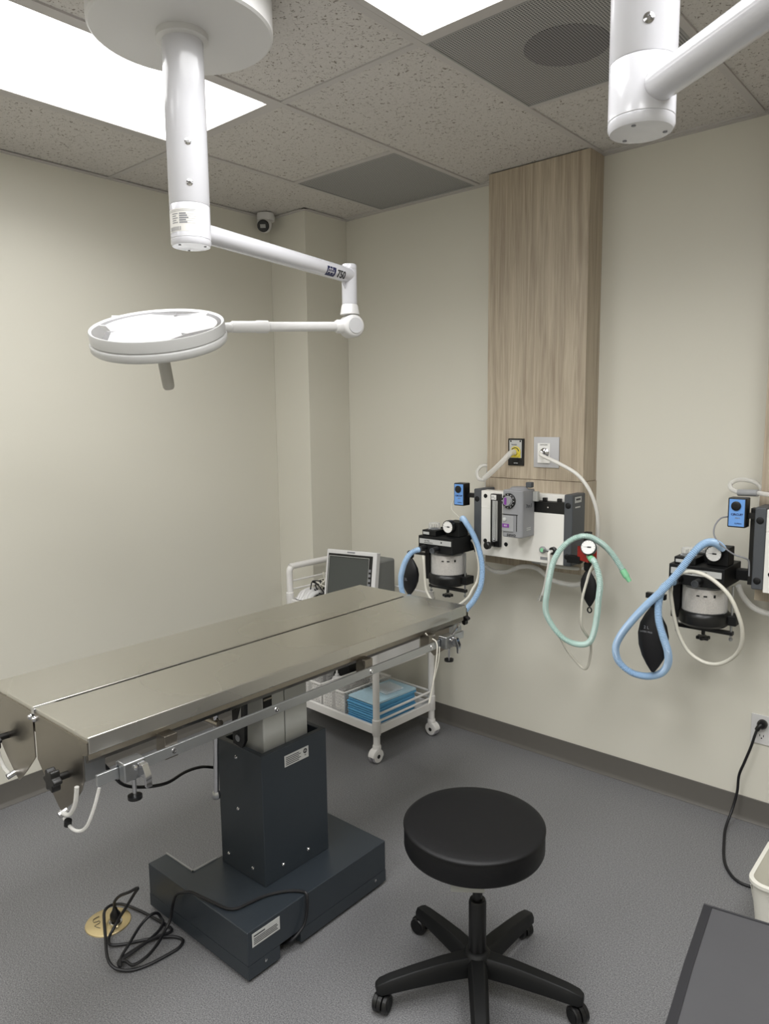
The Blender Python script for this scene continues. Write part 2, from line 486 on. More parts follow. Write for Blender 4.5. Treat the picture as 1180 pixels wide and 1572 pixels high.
for (s, lb, watt) in zip(lights, LB, PANEL_WATT):
    t = thing('ceiling_light', lb, 'ceiling light', ((s[0] + s[1]) / 2, (s[2] + s[3]) / 2, H))
    fr = MB()
    a, b_, c, d = s[0] + .012, s[1] - .012, s[2] + .012, s[3] - .012
    for q in (((a, c), (b_, c + .022)), ((a, d - .022), (b_, d)), ((a, c + .0221), (a + .022, d - .0221)), ((b_ - .022, c + .0221), (b_, d - .0221))):
        fr.box((q[0][0], q[0][1], H - .001), (q[1][0], q[1][1], H + .025))
    fr.build('frame', 'tee', t)
    box((a + .02, c + .02, H + .008), (b_ - .02, d - .02, H + .012)).build('diffuser', 'light_diffuser', t)
    ld = bpy.data.lights.new('panel_light', 'AREA'); ld.shape = 'RECTANGLE'; ld.size = b_ - a - .05; ld.size_y = d - c - .05
    ld.energy = watt; ld.color = (1.0, 1.0, 1.0); ld.spread = math.radians(150)
    lo = bpy.data.objects.new('panel_light', ld); col.objects.link(lo); lo.parent = t; lo.location = (0, 0, .005)
for (s, lb, big) in ((vent_a, 'square perforated air return grille against the back wall', 0), (vent_b, 'square perforated air supply panel with round diffuser behind mesh', 1)):
    t = thing('ceiling_vent', lb, 'air vent', ((s[0] + s[1]) / 2, (s[2] + s[3]) / 2, H))
    a, b_, c, d = s[0] + .012, s[1] - .012, s[2] + .012, s[3] - .012
    box((a, c, H + .001), (b_, d, H + .008)).build('perforated_panel', 'vent_perforated', t)
    fr = MB()
    for q in (((a, c), (b_, c + .006)), ((a, d - .006), (b_, d)), ((a, c + .0061), (a + .006, d - .0061)), ((b_ - .006, c + .0061), (b_, d - .0061))):
        fr.box((q[0][0], q[0][1], H - .002), (q[1][0], q[1][1], H + .008))
    fr.build('frame', 'vent_metal', t)
    if big:
        MB().cyl((1.81, -.945, H), (1.81, -.945, H + .004), .125, n=48).build('round_diffuser', 'vent_perforated_dark', t)

# wood cladding columns on the back wall
def cladding(x0, lb, top=True):
    t = thing('wall_cladding', lb, 'wall panel', (x0 + .24, -.06, .95))
    box((x0, -.128, 1.352), (x0 + .487, -.0005, H - .001)).build('upper_panel', 'wood', t, bevel=.0015)
    box((x0 - .003, -.134, .945), (x0 + .490, -.0005, 1.3505)).build('lower_panel', 'wood', t, bevel=.0015)
    return t
cladding(1.012, 'light wood laminate wall column behind the complete gas machine')
cladding(2.2, 'light wood laminate wall column cut off by the right edge of frame')

# security camera in the corner by the ceiling
t = thing('security_camera', 'small white dome security camera in corner near the ceiling', 'camera', (-.205, -.40, 2.68))
MB().lathe([(.0, .033), (.046, .033), (.048, .012), (.044, -.004), (.0, -.004)], (-.205, -.40, 2.679), n=28).build('mount', 'white_satin', t)
MB().ball((-.2, -.415, 2.652), .040).build('ball_housing', 'white_satin', t)
cdir = Vector((.55, -.72, -.35)).normalized(); cc = Vector((-.2, -.415, 2.652))
MB().lathe([(.031, .022), (.031, .036), (.027, .0405), (.0, .0405)], cc, cdir, 24).build('lens_ring', 'black_plastic', t)
cx_, cy_, cz_ = frame_z(cdir)
MB().prism([cc + cdir * .040 + cx_ * a * .014 + cy_ * b * .009 for a, b in ((-1, -1), (1, -1), (1, 1), (-1, 1))], cdir * .002).build('lens_window', 'vent_metal', t)

# ================================================================== TREATMENT TABLE
TT = thing('treatment_table', 'stainless steel V-top treatment table on dark grey lift pedestal', 'table', (1.06, -1.55, 0))
YN, YE, ZT = -2.29, -.765, .915
for (xa, xb) in ((.775, 1.049), (1.062, 1.336)):
    side = 1 if xa > 1 else -1
    tp = box((xa, YN, ZT - .042), (xb, YE, ZT)).build('tabletop', 'steel', TT, bevel=.003, seg=2)
    xo = xb if side > 0 else xa; xi = xa if side > 0 else xb
    MB().prism([(xo - side * .012, YN + .004, ZT - .042), (xo - side * .010, YN + .004, ZT - .060), (xo - side * .03, YN + .004, ZT - .078),
                (xi, YN + .004, ZT - .07), (xi, YN + .004, ZT - .042)], (0, YE - YN - .008, 0)).build('under_tray', 'steel_dark', TT, bevel=.0015)
    # hanging end plates with curved lower edge
    def plate(yp):
        pts = [(xi, yp, ZT - .012), (xo, yp, ZT - .012), (xo, yp, ZT - .042), (xo - side * .024, yp, ZT - .05), (xo - side * .03, yp, ZT - .118)]
        for k in range(1, 9):
            a = k / 8
            pts.append((xo - side * (.03 + .128 * a ** 1.15), yp, ZT - .118 - .118 * a ** .8))
        for k in range(1, 7):
            a = k / 6
            pts.append((xo - side * (.158 + .116 * a), yp, ZT - .236 + .101 * a ** 1.1))
        return pts
    for yp in (YN - .003, YE):
        MB().prism(plate(yp), (0, .003, 0)).build('end_plate', 'steel_dark', TT)
# centre hinge and hinge bolts
h = MB(); h.box((1.0485, YN + .075, ZT - .03), (1.0625, YE - .04, ZT - .008)); h.build('hinge_strip', 'black_matte', TT)
MB().box((1.047, YN - .004, ZT - .016), (1.064, YN + .055, ZT - .001)).build('hinge', 'chrome', TT, bevel=.001)
MB().box((1.049, YE - .04, ZT - .016), (1.062, YE + .004, ZT - .001)).build('hinge', 'chrome', TT, bevel=.001)
for x in (1.043, 1.066):
    MB().lathe([(.008, 0), (.008, .004), (.005, .008), (0, .009)], (x, YN - .003, ZT - .026), (0, -1, 0), 16).build('hinge_bolt', 'chrome', TT)
# frame under the tops
box((.84, -1.95, .818), (1.27, -1.20, .838)).build('top_frame', 'steel_dark', TT, bevel=.002)
# side rails
def star_knob(c, ax, r, m='black_plastic', parent=None, h=.022, name='knob'):
    x, y, z = frame_z(ax); c = Vector(c); poly = []
    for k in range(36):
        a = 2 * PI * k / 36; rr = r * (.86 + .16 * math.cos(6 * a))
        poly.append(c + x * rr * math.cos(a) + y * rr * math.sin(a))
    return MB().prism(poly, z * h).build(name, m, parent, bevel=.003)
for side in (1, -1):
    xr = 1.055 + side * .31
    ra = MB().box((xr - .004, YN, .807), (xr + .004, -.83, .834)).build('side_rail', 'aluminium', TT, bevel=.0012)
    for yb in (-2.09, -1.355, -1.015):
        MB().box((xr - side * .045, yb - .018, .80), (xr - side * .0042, yb + .018, .86)).build('rail_bracket', 'steel_dark', TT, bevel=.001)
    if side > 0:
        for yy in (-2.088, -1.754, -1.353, -1.03):
            MB().lathe([(.008, 0), (.007, .002), (.003, .0022), (.003, .001), (0, .001)], (xr + .004, yy, .8205), (1, 0, 0), 16).build('rail_screw', 'chrome', ra)
# drain flange, tubes, knobs at the ends
for side in (1, -1):
    for (ye, s) in ((YN, -1), (YE, 1)):
        xk, zk = (1.055 + side * .172, .793) if s < 0 else (1.055 + side * .238, .848)
        MB().cyl((xk, ye, zk), (xk, ye + s * .03, zk), .009).build('knob_shaft', 'black_plastic', TT)
        star_knob((xk, ye + s * .028, zk), (0, s, 0), .029, parent=TT, name='tilt_knob')
        MB().prism([(1.055 + side * .252, ye + .0 * s, .862), (1.055 + side * .24, ye, .80), (1.055 + side * .235, ye, .775)] if False else
                   [(1.055 + side * .257, ye, .868), (1.055 + side * .257, ye, .80), (1.055 + side * .235, ye, .79), (1.055 + side * .235, ye, .868)], (0, -s * .05, 0)).build('end_bracket', 'zinc', TT)
for side in (1, -1):
    pts = [(1.055 + side * .235, YN - .012, .785), (1.055 + side * .225, YN - .014, .74), (1.055 + side * .19, YN - .014, .70), (1.055 + side * .145, YN - .014, .69)]
    MB().tube(pts, .0055, 10).build('drain_channel', 'clear_tube', TT)
    MB().cyl((1.055 + side * .15, YN - .022, .686), (1.055 + side * .15, YN, .692), .008).build('drain_spout', 'chrome', TT)
MB().tube([(1.335, YN + .02, .785), (1.333, YN + .005, .74), (1.318, YN - .008, .695), (1.285, YN - .012, .672), (1.25, YN - .014, .668), (1.215, YN - .014, .68)], .004, 8).build('drain_tube', 'clear_tube', TT)
MB().cyl((1.232, YN - .014, .668), (1.236, YN - .014, .682), .009).build('tube_clamp', 'black_plastic', TT)
# lift column, two stage
cA = MB().box((1.035, -1.642, .45), (1.168, -1.552, .818)).build('lift_column', 'column_grey', TT, bevel=.006)
MB().box((1.035, -1.550, .45), (1.168, -1.455, .818)).build('lift_column', 'column_grey', TT, bevel=.003)
MB().box((1.1655, -1.640, .725), (1.1695, -1.606, .795)).build('cable_window', 'black_matte', cA)
MB().box((1.1665, -1.640, .757), (1.1710, -1.606, .763)).build('window_bar', 'steel_dark', cA)
# pedestal housing: hollow box with lipped top
X0, X1, Y0, Y1 = .98, 1.205, -1.685, -1.405
def rect(d, z): return [(X0 + d, Y0 + d, z), (X1 - d, Y0 + d, z), (X1 - d, Y1 - d, z), (X0 + d, Y1 - d, z)]
hv = rect(0, .163) + rect(0, .60) + rect(.02, .60) + rect(.02, .5)
hf = []
for i_ in range(3):
    for k_ in range(4): hf.append((i_ * 4 + k_, i_ * 4 + (k_ + 1) % 4, (i_ + 1) * 4 + (k_ + 1) % 4, (i_ + 1) * 4 + k_))
hf += [(0, 1, 2, 3), (12, 13, 14, 15)]
hs = MB().add(hv, hf)
hs.build('pedestal_housing', 'dark_paint', TT, bevel=.0025)
for p, ax in (((1.02, Y0, .205), (0, -1, 0)), ((1.145, Y0, .205), (0, -1, 0)), ((1.08, Y0, .385), (0, -1, 0)), ((1.08, Y0, .562), (0, -1, 0)),
              ((X1, -1.61, .205), (1, 0, 0)), ((X1, -1.50, .205), (1, 0, 0))):
    MB().lathe([(.0065, 0), (.0065, .002), (.004, .005), (0, .0055)], p, ax, 14).build('screw', 'chrome', TT)
lab = MB().box((X1, -1.592, .530), (X1 + .001, -1.488, .568)).build('rating_label', 'label_silver', TT)
pb = MB()
for k in range(5): pb.box((X1 + .001, -1.586, .559 - k * .006), (X1 + .0014, -1.53 + .008 * (k % 2), .5615 - k * .006))
pb.build('print', 'print_dark', lab)
MB().lathe([(.0085, 0), (.0085, .0005), (0, .0005)], (X1 + .001, -1.503, .555), (1, 0, 0), 20).build('certification_mark', 'print_dark', lab)
text('ETL', .0075, (X1 + .0016, -1.503, .555), (0, 1, 0), (0, 0, 1), 'label_silver', lab)
text('US', .006, (X1 + .0012, -1.503, .541), (0, 1, 0), (0, 0, 1), 'print_dark', lab)
# base: C-shaped cover with cable cut-out in the long side
BX0, BX1, BY0, BY1, BH = .80, 1.325, -1.855, -1.245, .163
bp = [(BX0, BY0), (BX1, BY0), (BX1, BY1), (BX0, BY1), (BX0, -1.36), (.955, -1.36), (.955, -1.785), (BX0, -1.785)]
b = MB().prism([(x, y, .055) for x, y in bp], (0, 0, BH - .055)); 
b.build('base_cover', 'dark_paint', TT, bevel=.003)
ft = MB()
ft.prism([(x, y, .012) for x, y in [(BX0, BY0), (BX1, BY0), (BX1, -1.735), (BX0 + .02, -1.735), (BX0 + .02, -1.785), (BX0, -1.785)]], (0, 0, .0435))
ft.box((.955, -1.65, .012), (BX1, BY1, .0555))
ft.build('base_skirt', 'dark_paint', TT)
MB().box((BX0 + .03, BY0 + .02, 0), (BX1 - .02, -1.76, .013)).build('base_foot', 'black_rubber', TT)
MB().box((.99, -1.63, 0), (BX1 - .02, BY1 - .0, .013)).build('base_foot', 'black_rubber', TT)
lip = MB()
lip.box((BX0 + .0, -1.787, BH), (.957, -1.783, BH + .004)); lip.box((.953, -1.787, BH), (.957, -1.69, BH + .004))
lip.build('base_edge_trim', 'vent_metal', TT)
lab = MB().box((BX1, -1.838, .108), (BX1 + .001, -1.733, .150)).build('rating_label', 'label_silver', TT)
pb = MB()
pb.box((BX1 + .001, -1.832, .139), (BX1 + .0014, -1.79, .143))
for k in range(4): pb.box((BX1 + .001, -1.832, .131 - k * .0055), (BX1 + .0014, -1.745 + .004 * (k % 2), .1335 - k * .0055))
pb.build('print', 'print_dark', lab)
for y in (-1.79, -1.30):
    MB().lathe([(.005, 0), (.005, .002), (0, .004)], (BX1, y, .04), (1, 0, 0), 12).build('screw', 'chrome', TT)
# tilt linkage: chrome rod, cross bar, black lever, foot nut
MB().cyl((1.055, -1.75, .455), (1.078, -1.75, .83), .0085).build('strut_rod', 'chrome', TT)
MB().lathe([(.012, 0), (.014, .004), (.014, .018), (.01, .024)], (1.054, -1.75, .44), (0, 0, 1), 8).build('rod_nut', 'zinc', TT)
MB().cyl((.93, -1.75, .695), (1.09, -1.75, .698), .013).build('cross_bar', 'steel_dark', TT)
MB().cyl((.915, -1.75, .695), (.94, -1.75, .695), .0165).build('cross_bar_cap', 'black_plastic', TT)
lv = [(1.098, -1.7, .615), (1.135, -1.7, .617), (1.148, -1.7, .64), (1.158, -1.7, .818), (1.132, -1.7, .775), (1.119, -1.7, .748), (1.118, -1.7, .802), (1.092, -1.7, .788), (1.088, -1.7, .68), (1.122, -1.7, .738), (1.128, -1.7, .72)]
lv = [(1.092, -1.705, .62), (1.135, -1.705, .615), (1.150, -1.705, .64), (1.160, -1.705, .81), (1.138, -1.705, .79), (1.112, -1.705, .735), (1.110, -1.705, .80), (1.090, -1.705, .79)]
lvo = MB().prism(lv, (0, .014, 0)).build('tilt_lever', 'black_plastic', TT, bevel=.002)
MB().lathe([(.011, 0), (.011, .003), (0, .003)], (1.12, -1.705, .645), (0, -1, 0), 16).build('lever_bolt', 'zinc', lvo)
MB().prism([(1.108, -1.7055, .665), (1.135, -1.7055, .68), (1.14, -1.7055, .752), (1.118, -1.7055, .70)], (0, .001, 0)).build('lever_inlay', 'column_grey', lvo)

# rail clamps
def rail_clamp(y, lb, extra=False):
    t = thing('rail_clamp', lb, 'clamp', (1.375, y, .78))
    MB().box((1.3585, y - .028, .800), (1.371 - .010, y + .028, .846)).build('clamp_plate', 'zinc', t, bevel=.001)
    m = MB(); m.box((1.3705, y - .028, .802), (1.396, y + .028, .844)); m.box((1.358, y - .028, .8355), (1.396, y + .028, .848))
    m.build('clamp_body', 'zinc', t, bevel=.004)
    MB().prism([(1.3965, y + .006, .842), (1.412, y + .008, .840), (1.422, y + .010, .815), (1.420, y + .012, .782), (1.413, y + .012, .784), (1.412, y + .010, .806), (1.3965, y + .006, .81)], (0, .016, 0)).build('hook', 'chrome', t, bevel=.001)
    MB().lathe([(.006, 0), (.006, .004), (0, .006)], (1.396, y, .832), (1, 0, 0), 12).build('bolt', 'chrome', t)
    MB().cyl((1.387, y, .80), (1.387, y, .762), .005).build('screw_shaft', 'chrome', t)
    MB().lathe([(.010, .0), (.017, .002), (.017, .010), (.006, .013)], (1.387, y, .75), (0, 0, 1), 20).build('thumb_knob', 'black_plastic', t)
    if extra:
        MB().tube([(1.39, y + .01, .845), (1.385, y + .06, .87), (1.37, y + .10, .90 - .03)], .005, 8).build('handle', 'chrome', t)
rail_clamp(-2.21, 'silver rail clamp on the near left end of the table rail')
rail_clamp(-.95, 'silver rail clamp on the far right end of the table rail', True)
MB().tube([(1.345, -1.035, .868), (1.352, -1.02, .85), (1.372, -1.008, .836), (1.378, -1.01, .80), (1.374, -1.025, .70), (1.366, -1.04, .615)], .0025, 6).build('cord_loop', 'tube_cream', TT)
MB().tube([(1.378, -.995, .815), (1.376, -1.0, .76), (1.370, -1.025, .68), (1.364, -1.042, .613)], .0022, 6).build('cord_loop', 'tube_cream', TT)
MB().tube([(1.16, -2.19, .845), (1.155, -2.19, .79), (1.10, -2.12, .69), (1.018, -2.04, .591), (.992, -1.96, .543), (1.0, -1.89, .53), (.958, -1.80, .515), (.92, -1.72, .489), (.90, -1.66, .46), (.95, -1.60, .44), (.985, -1.58, .43)], .005, 8).build('hanging_cable', 'black_rubber', TT)

# ================================================================== CEILING LAMPS
PLN = Vector((1.195, -1.85, 0))
def screw(c, ax, r, parent, m='chrome'):
    return MB().lathe([(r, 0), (r, .0015), (r * .45, .0025), (r * .4, .001), (0, .001)], c, ax, 16).build('screw', m, parent)
def lamp_mount(px, py, lb, screw_dir, with_plate=True):
    t = thing('surgical_lamp', lb, 'surgical lamp', (px, py, H))
    MB().lathe([(.0, .0), (.0535, .0), (.0535, -.09), (.226, -.09), (.232, -.085), (.232, -.004), (.226, 0)][::-1], (px, py, H - .001), n=64).build('ceiling_plate', 'white_satin', t, angle=30)
    MB().lathe([(.066, -.088), (.066, -.106), (.060, -.110), (.0, -.110)], (px, py, H), n=40).build('collar', 'white_satin', t)
    MB().lathe([(.0525, -.105), (.0525, -.513), (.0515, -.5145)], (px, py, H), n=48).build('pole', 'white_gloss', t)
    MB().lathe([(.0515, -.5150), (.0525, -.5165), (.0525, -.600), (.0515, -.6012), (.0525, -.6024), (.0525, -.612), (.049, -.618), (0, -.619)], (px, py, H), n=48).build('swivel_sleeve', 'white_gloss', t)
    for k in range(3):
        a = .6 + k * 2.1
        MB().cyl((px + .038 * math.cos(a), py + .038 * math.sin(a), H - .6175), (px + .038 * math.cos(a), py + .038 * math.sin(a), H - .6195), .0035, n=10).build('cap_screw', 'print_grey', t)
    return t
L1 = lamp_mount(PLN.x, PLN.y, 'white ceiling surgical lamp with round head hanging over the table', None)
tocam = Vector((CAM[0] - PLN.x, CAM[1] - PLN.y, 0)).normalized()
side_r = Vector((-tocam.y, tocam.x, 0))
sd = (tocam + side_r * .05).normalized()
for z in (2.345, 2.245):
    screw((PLN.x + sd.x * .0520, PLN.y + sd.y * .0520, z), sd, .0085, L1)
AZ = 2.140
EL = Vector((1.055, -1.094, AZ)); PB = Vector((PLN.x, PLN.y, AZ))
ad = (EL - PB).normalized()
arm = MB().cyl(PB + ad * .045, EL, .0265, n=32).build('arm', 'white_gloss', L1)
# white vertical elbow tube
MB().lathe([(.0, .038), (.024, .038), (.027, .034), (.027, .022), (.0262, .021), (.027, .020), (.027, -.098), (.026, -.1)], EL, (0, 0, 1), 32).build('elbow_tube', 'white_gloss', L1)
MB().prism([EL - ad * .055 + Vector((0, 0, -.022)), EL - ad * .022 + Vector((0, 0, -.022)), EL - ad * .022 + Vector((0, 0, -.055))], side_r * .004).build('gusset', 'white_gloss', L1)
KN = Vector((EL.x + .005, EL.y, 1.963))
HC = Vector((.800, -1.712, 1.912))
d2 = Vector((.918 - KN.x, -1.505 - KN.y, 0)); d2.z = 1.940 - KN.z; d2.normalize()
kx = Vector((0, 0, 1)).cross(d2).normalized() * -1
if kx.dot(tocam) < 0: kx = -kx
kn = MB()
kn.lathe([(.027, 0), (.030, -.006), (.035, -.035), (.0, -.04)], (EL.x, EL.y, AZ - .1005), (0, 0, 1), 28)
kn.build('knuckle_neck', 'white_satin', L1)
MB().lathe([(.030, -.030), (.036, -.028), (.040, -.022), (.040, .022), (.037, .03), (.031, .034), (.0, .035)], KN, kx, 36).build('knuckle', 'white_satin', L1)
MB().lathe([(.027, .034), (.027, .0375), (0, .038)], KN, kx, 32).build('knuckle_cap', 'cap_grey', L1)
la = MB()
la.lathe([(.024, .02), (.024, .055), (.020, .062), (.0165, .063), (.0165, .40)], KN, d2, 28)
la.build('lower_arm', 'white_satin', L1)
MB().lathe([(.0165, .315), (.021, .318), (.021, .355), (.019, .36), (.019, .44), (.0165, .445)], KN, d2, 28).build('arm_sleeve', 'white_satin', L1)
# round head, tilted towards the viewer
nrm = (Vector((0, 0, 1)) * math.cos(.36) + tocam * math.sin(.36) * 1.0 + side_r * (-.10)).normalized()
HCx, HCy, HCz = frame_z(nrm)
RH = .208
MB().lathe([(RH - .012, .022), (RH - .004, .030), (RH, .030), (RH + .002, .026), (RH + .002, -.004), (RH - .003, -.007), (RH - .01, -.007)], HC, nrm, 72).build('head_rim', 'head_white', L1, angle=50)
MB().lathe([(RH - .006, -.005), (RH + .004, -.009), (RH + .006, -.013), (RH + .005, -.030), (RH - .002, -.036), (.03, -.040), (0, -.040)], HC, nrm, 72).build('head_base', 'head_white', L1, angle=50)
# shallow faceted dish under the rim
dish = MB(); vs_ = []; 
vs_.append(HC + nrm * .010)
nn_ = 12
rad = [RH - .008 if k % 1 == 0 else RH for k in range(nn_)]
for k in range(48):
    a = 2 * PI * k / 48
    vs_.append(HC + nrm * .026 + HCx * (RH - .006) * math.cos(a) + HCy * (RH - .006) * math.sin(a))
for k in range(6):
    a = 2 * PI * (k + .35) / 6
    rr = .155 if k % 2 else .10
    vs_.append(HC + nrm * (.025 if k % 2 else .000) + HCx * rr * math.cos(a) + HCy * rr * math.sin(a))
fs_ = []
for k in range(6):
    k2 = (k + 1) % 6
    fs_.append((0, 49 + k, 49 + k2))
    s0 = int(round((k + .35) * 8)) % 48; s1 = int(round((k + 1.35) * 8)) % 48
    run = [s0]; q = s0
    while q != s1:
        q = (q + 1) % 48; run.append(q)
    for i in range(len(run) - 1):
        piv = 49 + k if i < len(run) // 2 else 49 + k2
        fs_.append((piv, 1 + run[i], 1 + run[i + 1]))
    mid = run[len(run) // 2]
    fs_.append((49 + k, 1 + mid, 49 + k2))
dish.add(vs_, fs_).build('reflector_dish', 'lamp_lens', L1, angle=4)
MB().cyl(HC - nrm * .038, HC - nrm * .052 + side_r * .001, .024, n=28).build('handle_socket', 'white_satin', L1)
hd = (-nrm + side_r * .02).normalized()
MB().lathe([(.0195, 0), (.0195, .115), (.0185, .128), (.015, .134), (0, .135)], HC - nrm * .05, hd, 28).build('sterile_handle', 'handle_grey', L1)
# yoke: arm reaches along the back of the head to a pivot on the far side
ys = KN + d2 * .43
bk = Vector((-tocam.x, -tocam.y, 0)) * .0
rimr = HC - side_r * .0
p_right = HC + (Vector((.918, -1.505, 1.940)) - HC).normalized() * (RH - .002)
yk = [KN + d2 * .40, KN + d2 * .50]
MB().cyl(KN + d2 * .42, p_right, .0165, n=24).build('head_mount', 'white_satin', L1)
e1 = Vector((.575, -1.745, 1.969)); e2 = Vector((.645, -1.600, 1.975))
MB().tube([e1, e1.lerp(e2, .5), e2], .018, 16, k=3).build('head_handle_bar', 'white_satin', L1)
# lettering on the arm: dark logo block with white strokes and 750
fc = (Vector(CAM) - EL); fc = (fc - ad * fc.dot(ad)).normalized()
upv = ad.cross(fc); upv = upv if upv.z > 0 else -upv
def curved_patch(c0, c1, h0, h1, r=.0270, n=6):
    vs = []; fs = []
    for i in range(n + 1):
        h = h0 + (h1 - h0) * i / n
        a = h / r
        off = fc * math.cos(a) * r + upv * math.sin(a) * r
        vs += [PB + ad * c0 + off, PB + ad * c1 + off]
    for i in range(n): fs.append((2 * i, 2 * i + 1, 2 * i + 3, 2 * i + 2))
    return vs, fs
Lg = (EL - PB).length
lb_ = MB().add(*curved_patch(Lg - .172, Lg - .120, -.021, .013)).build('logo_block', 'print_blue', arm)
st = MB()
for (a, b, h0, h1) in ((.166, .164, -.012, .004), (.158, .156, -.006, .013), (.150, .148, -.012, .002), (.143, .141, -.004, .013), (.134, .132, -.012, .004), (.166, .128, -.006, -.004), (.163, .140, .004, .006)):
    st.add(*curved_patch(Lg - a, Lg - b, h0, h1, .0273, 3))
st.build('logo_strokes', 'print_light', arm)
rt = ad if ad.dot(Vector(R_)) > 0 else -ad
tx_ = text('750', .036, PB + ad * (Lg - .086) + fc * .0266 - upv * .005, rt, upv, 'print_dark', arm, bold=.0006, depth=.0008, sx=.92)
# rating label wrapped on the sleeve
def wrap(z0, z1, a0, a1, r, n=10):
    vs = []; fs = []
    base = math.atan2(tocam.y, tocam.x)
    for i in range(n + 1):
        a = base + a0 + (a1 - a0) * i / n
        for z in (z0, z1): vs.append((PLN.x + r * math.cos(a), PLN.y + r * math.sin(a), z))
    for i in range(n): fs.append((2 * i, 2 * i + 2, 2 * i + 3, 2 * i + 1))
    return vs, fs
rl = MB().add(*wrap(2.125, 2.182, -1.35, .35, .0528)).build('rating_label', 'white_matte', L1)
pr_ = MB()
pr_.add(*wrap(2.178, 2.179, -1.3, .3, .053)); pr_.add(*wrap(2.1745, 2.1755, -1.3, .3, .053))
for k in range(5):
    zz = 2.170 - k * .0055
    pr_.add(*wrap(zz - .0022, zz, -1.0, -.62 - .1 * (k % 2), .053)); pr_.add(*wrap(zz - .0032, zz + .0006, -.55, -.2 + .06 * (k % 3), .053))
    pr_.add(*wrap(zz - .0034, zz - .0028, -.5, .3, .053))
for k in range(9): pr_.add(*wrap(2.127, 2.137, -1.2 + k * .085, -1.155 + k * .085, .053, 2))
pr_.build('print', 'print_grey', rl)
# second lamp, cut by the top right of the picture
P2 = Vector((2.40, -1.815, 0))
L2 = lamp_mount(P2.x, P2.y, 'white ceiling lamp pole and arm at the top right corner', None)
tc2 = Vector((CAM[0] - P2.x, CAM[1] - P2.y, 0)).normalized(); sr2 = Vector((-tc2.y, tc2.x, 0))
s2 = (tc2 + sr2 * .12).normalized()
screw((P2.x + s2.x * .0520, P2.y + s2.y * .0520, 2.243), s2, .0085, L2)
A2 = Vector((P2.x, P2.y, 2.150)); a2 = Vector((.22, -.15, 0)).normalized()
MB().cyl(A2 + a2 * .04, A2 + a2 * .76, .0265, n=32).build('arm', 'white_gloss', L2)
E2 = A2 + a2 * .76
MB().lathe([(.0, .038), (.024, .038), (.027, .034), (.027, -.098), (.026, -.1)], E2, (0, 0, 1), 32).build('elbow_tube', 'white_gloss', L2)

# ================================================================== GAS MACHINES ON THE WALL
YP = -.25
def gauge(c, r, parent, ax=(0, -1, 0), deep=.025, name='pressure_gauge', dep=.0):
    x, y, z = frame_z(ax); c = Vector(c)
    # orient x to the right, y up
    yu = Vector((0, 0, 1)); yu = (yu - z * yu.dot(z)).normalized(); xr = yu.cross(z)
    g = MB().lathe([(r * .6, -deep), (r, -deep + .004), (r, .0), (r * .97, .003), (r * .9, .003), (r * .9, .0005), (0, .0005)], c, z, 36).build(name, 'black_plastic', parent)
    MB().lathe([(r * .895, .0008), (r * .895, .0014), (0, .0014)], c, z, 36).build('dial', 'dial_white', g)
    m = MB()
    for k in range(11):
        a = math.radians(-40 + 26 * k); d = xr * math.cos(a) + yu * math.sin(a); tt = xr * -math.sin(a) + yu * math.cos(a)
        p = c + z * .0016 + d * r * .74
        m.prism([p - tt * r * .015, p + tt * r * .015, p + d * r * .12 + tt * r * .015, p + d * r * .12 - tt * r * .015], z * .0003)
    m.prism([c + z * .0018 + xr * r * .25 + yu * r * .05, c + z * .0018 + xr * r * .25 - yu * r * .05, c + z * .0018 - xr * r * .72], z * .0004)
    m.prism([c + z * .0018 + xr * r * a + yu * r * b for a, b in ((-.12, .09), (.36, .09), (.36, -.09), (-.12, -.09))], z * .0004)
    m.build('needle_and_scale', 'print_dark', g)
    return g

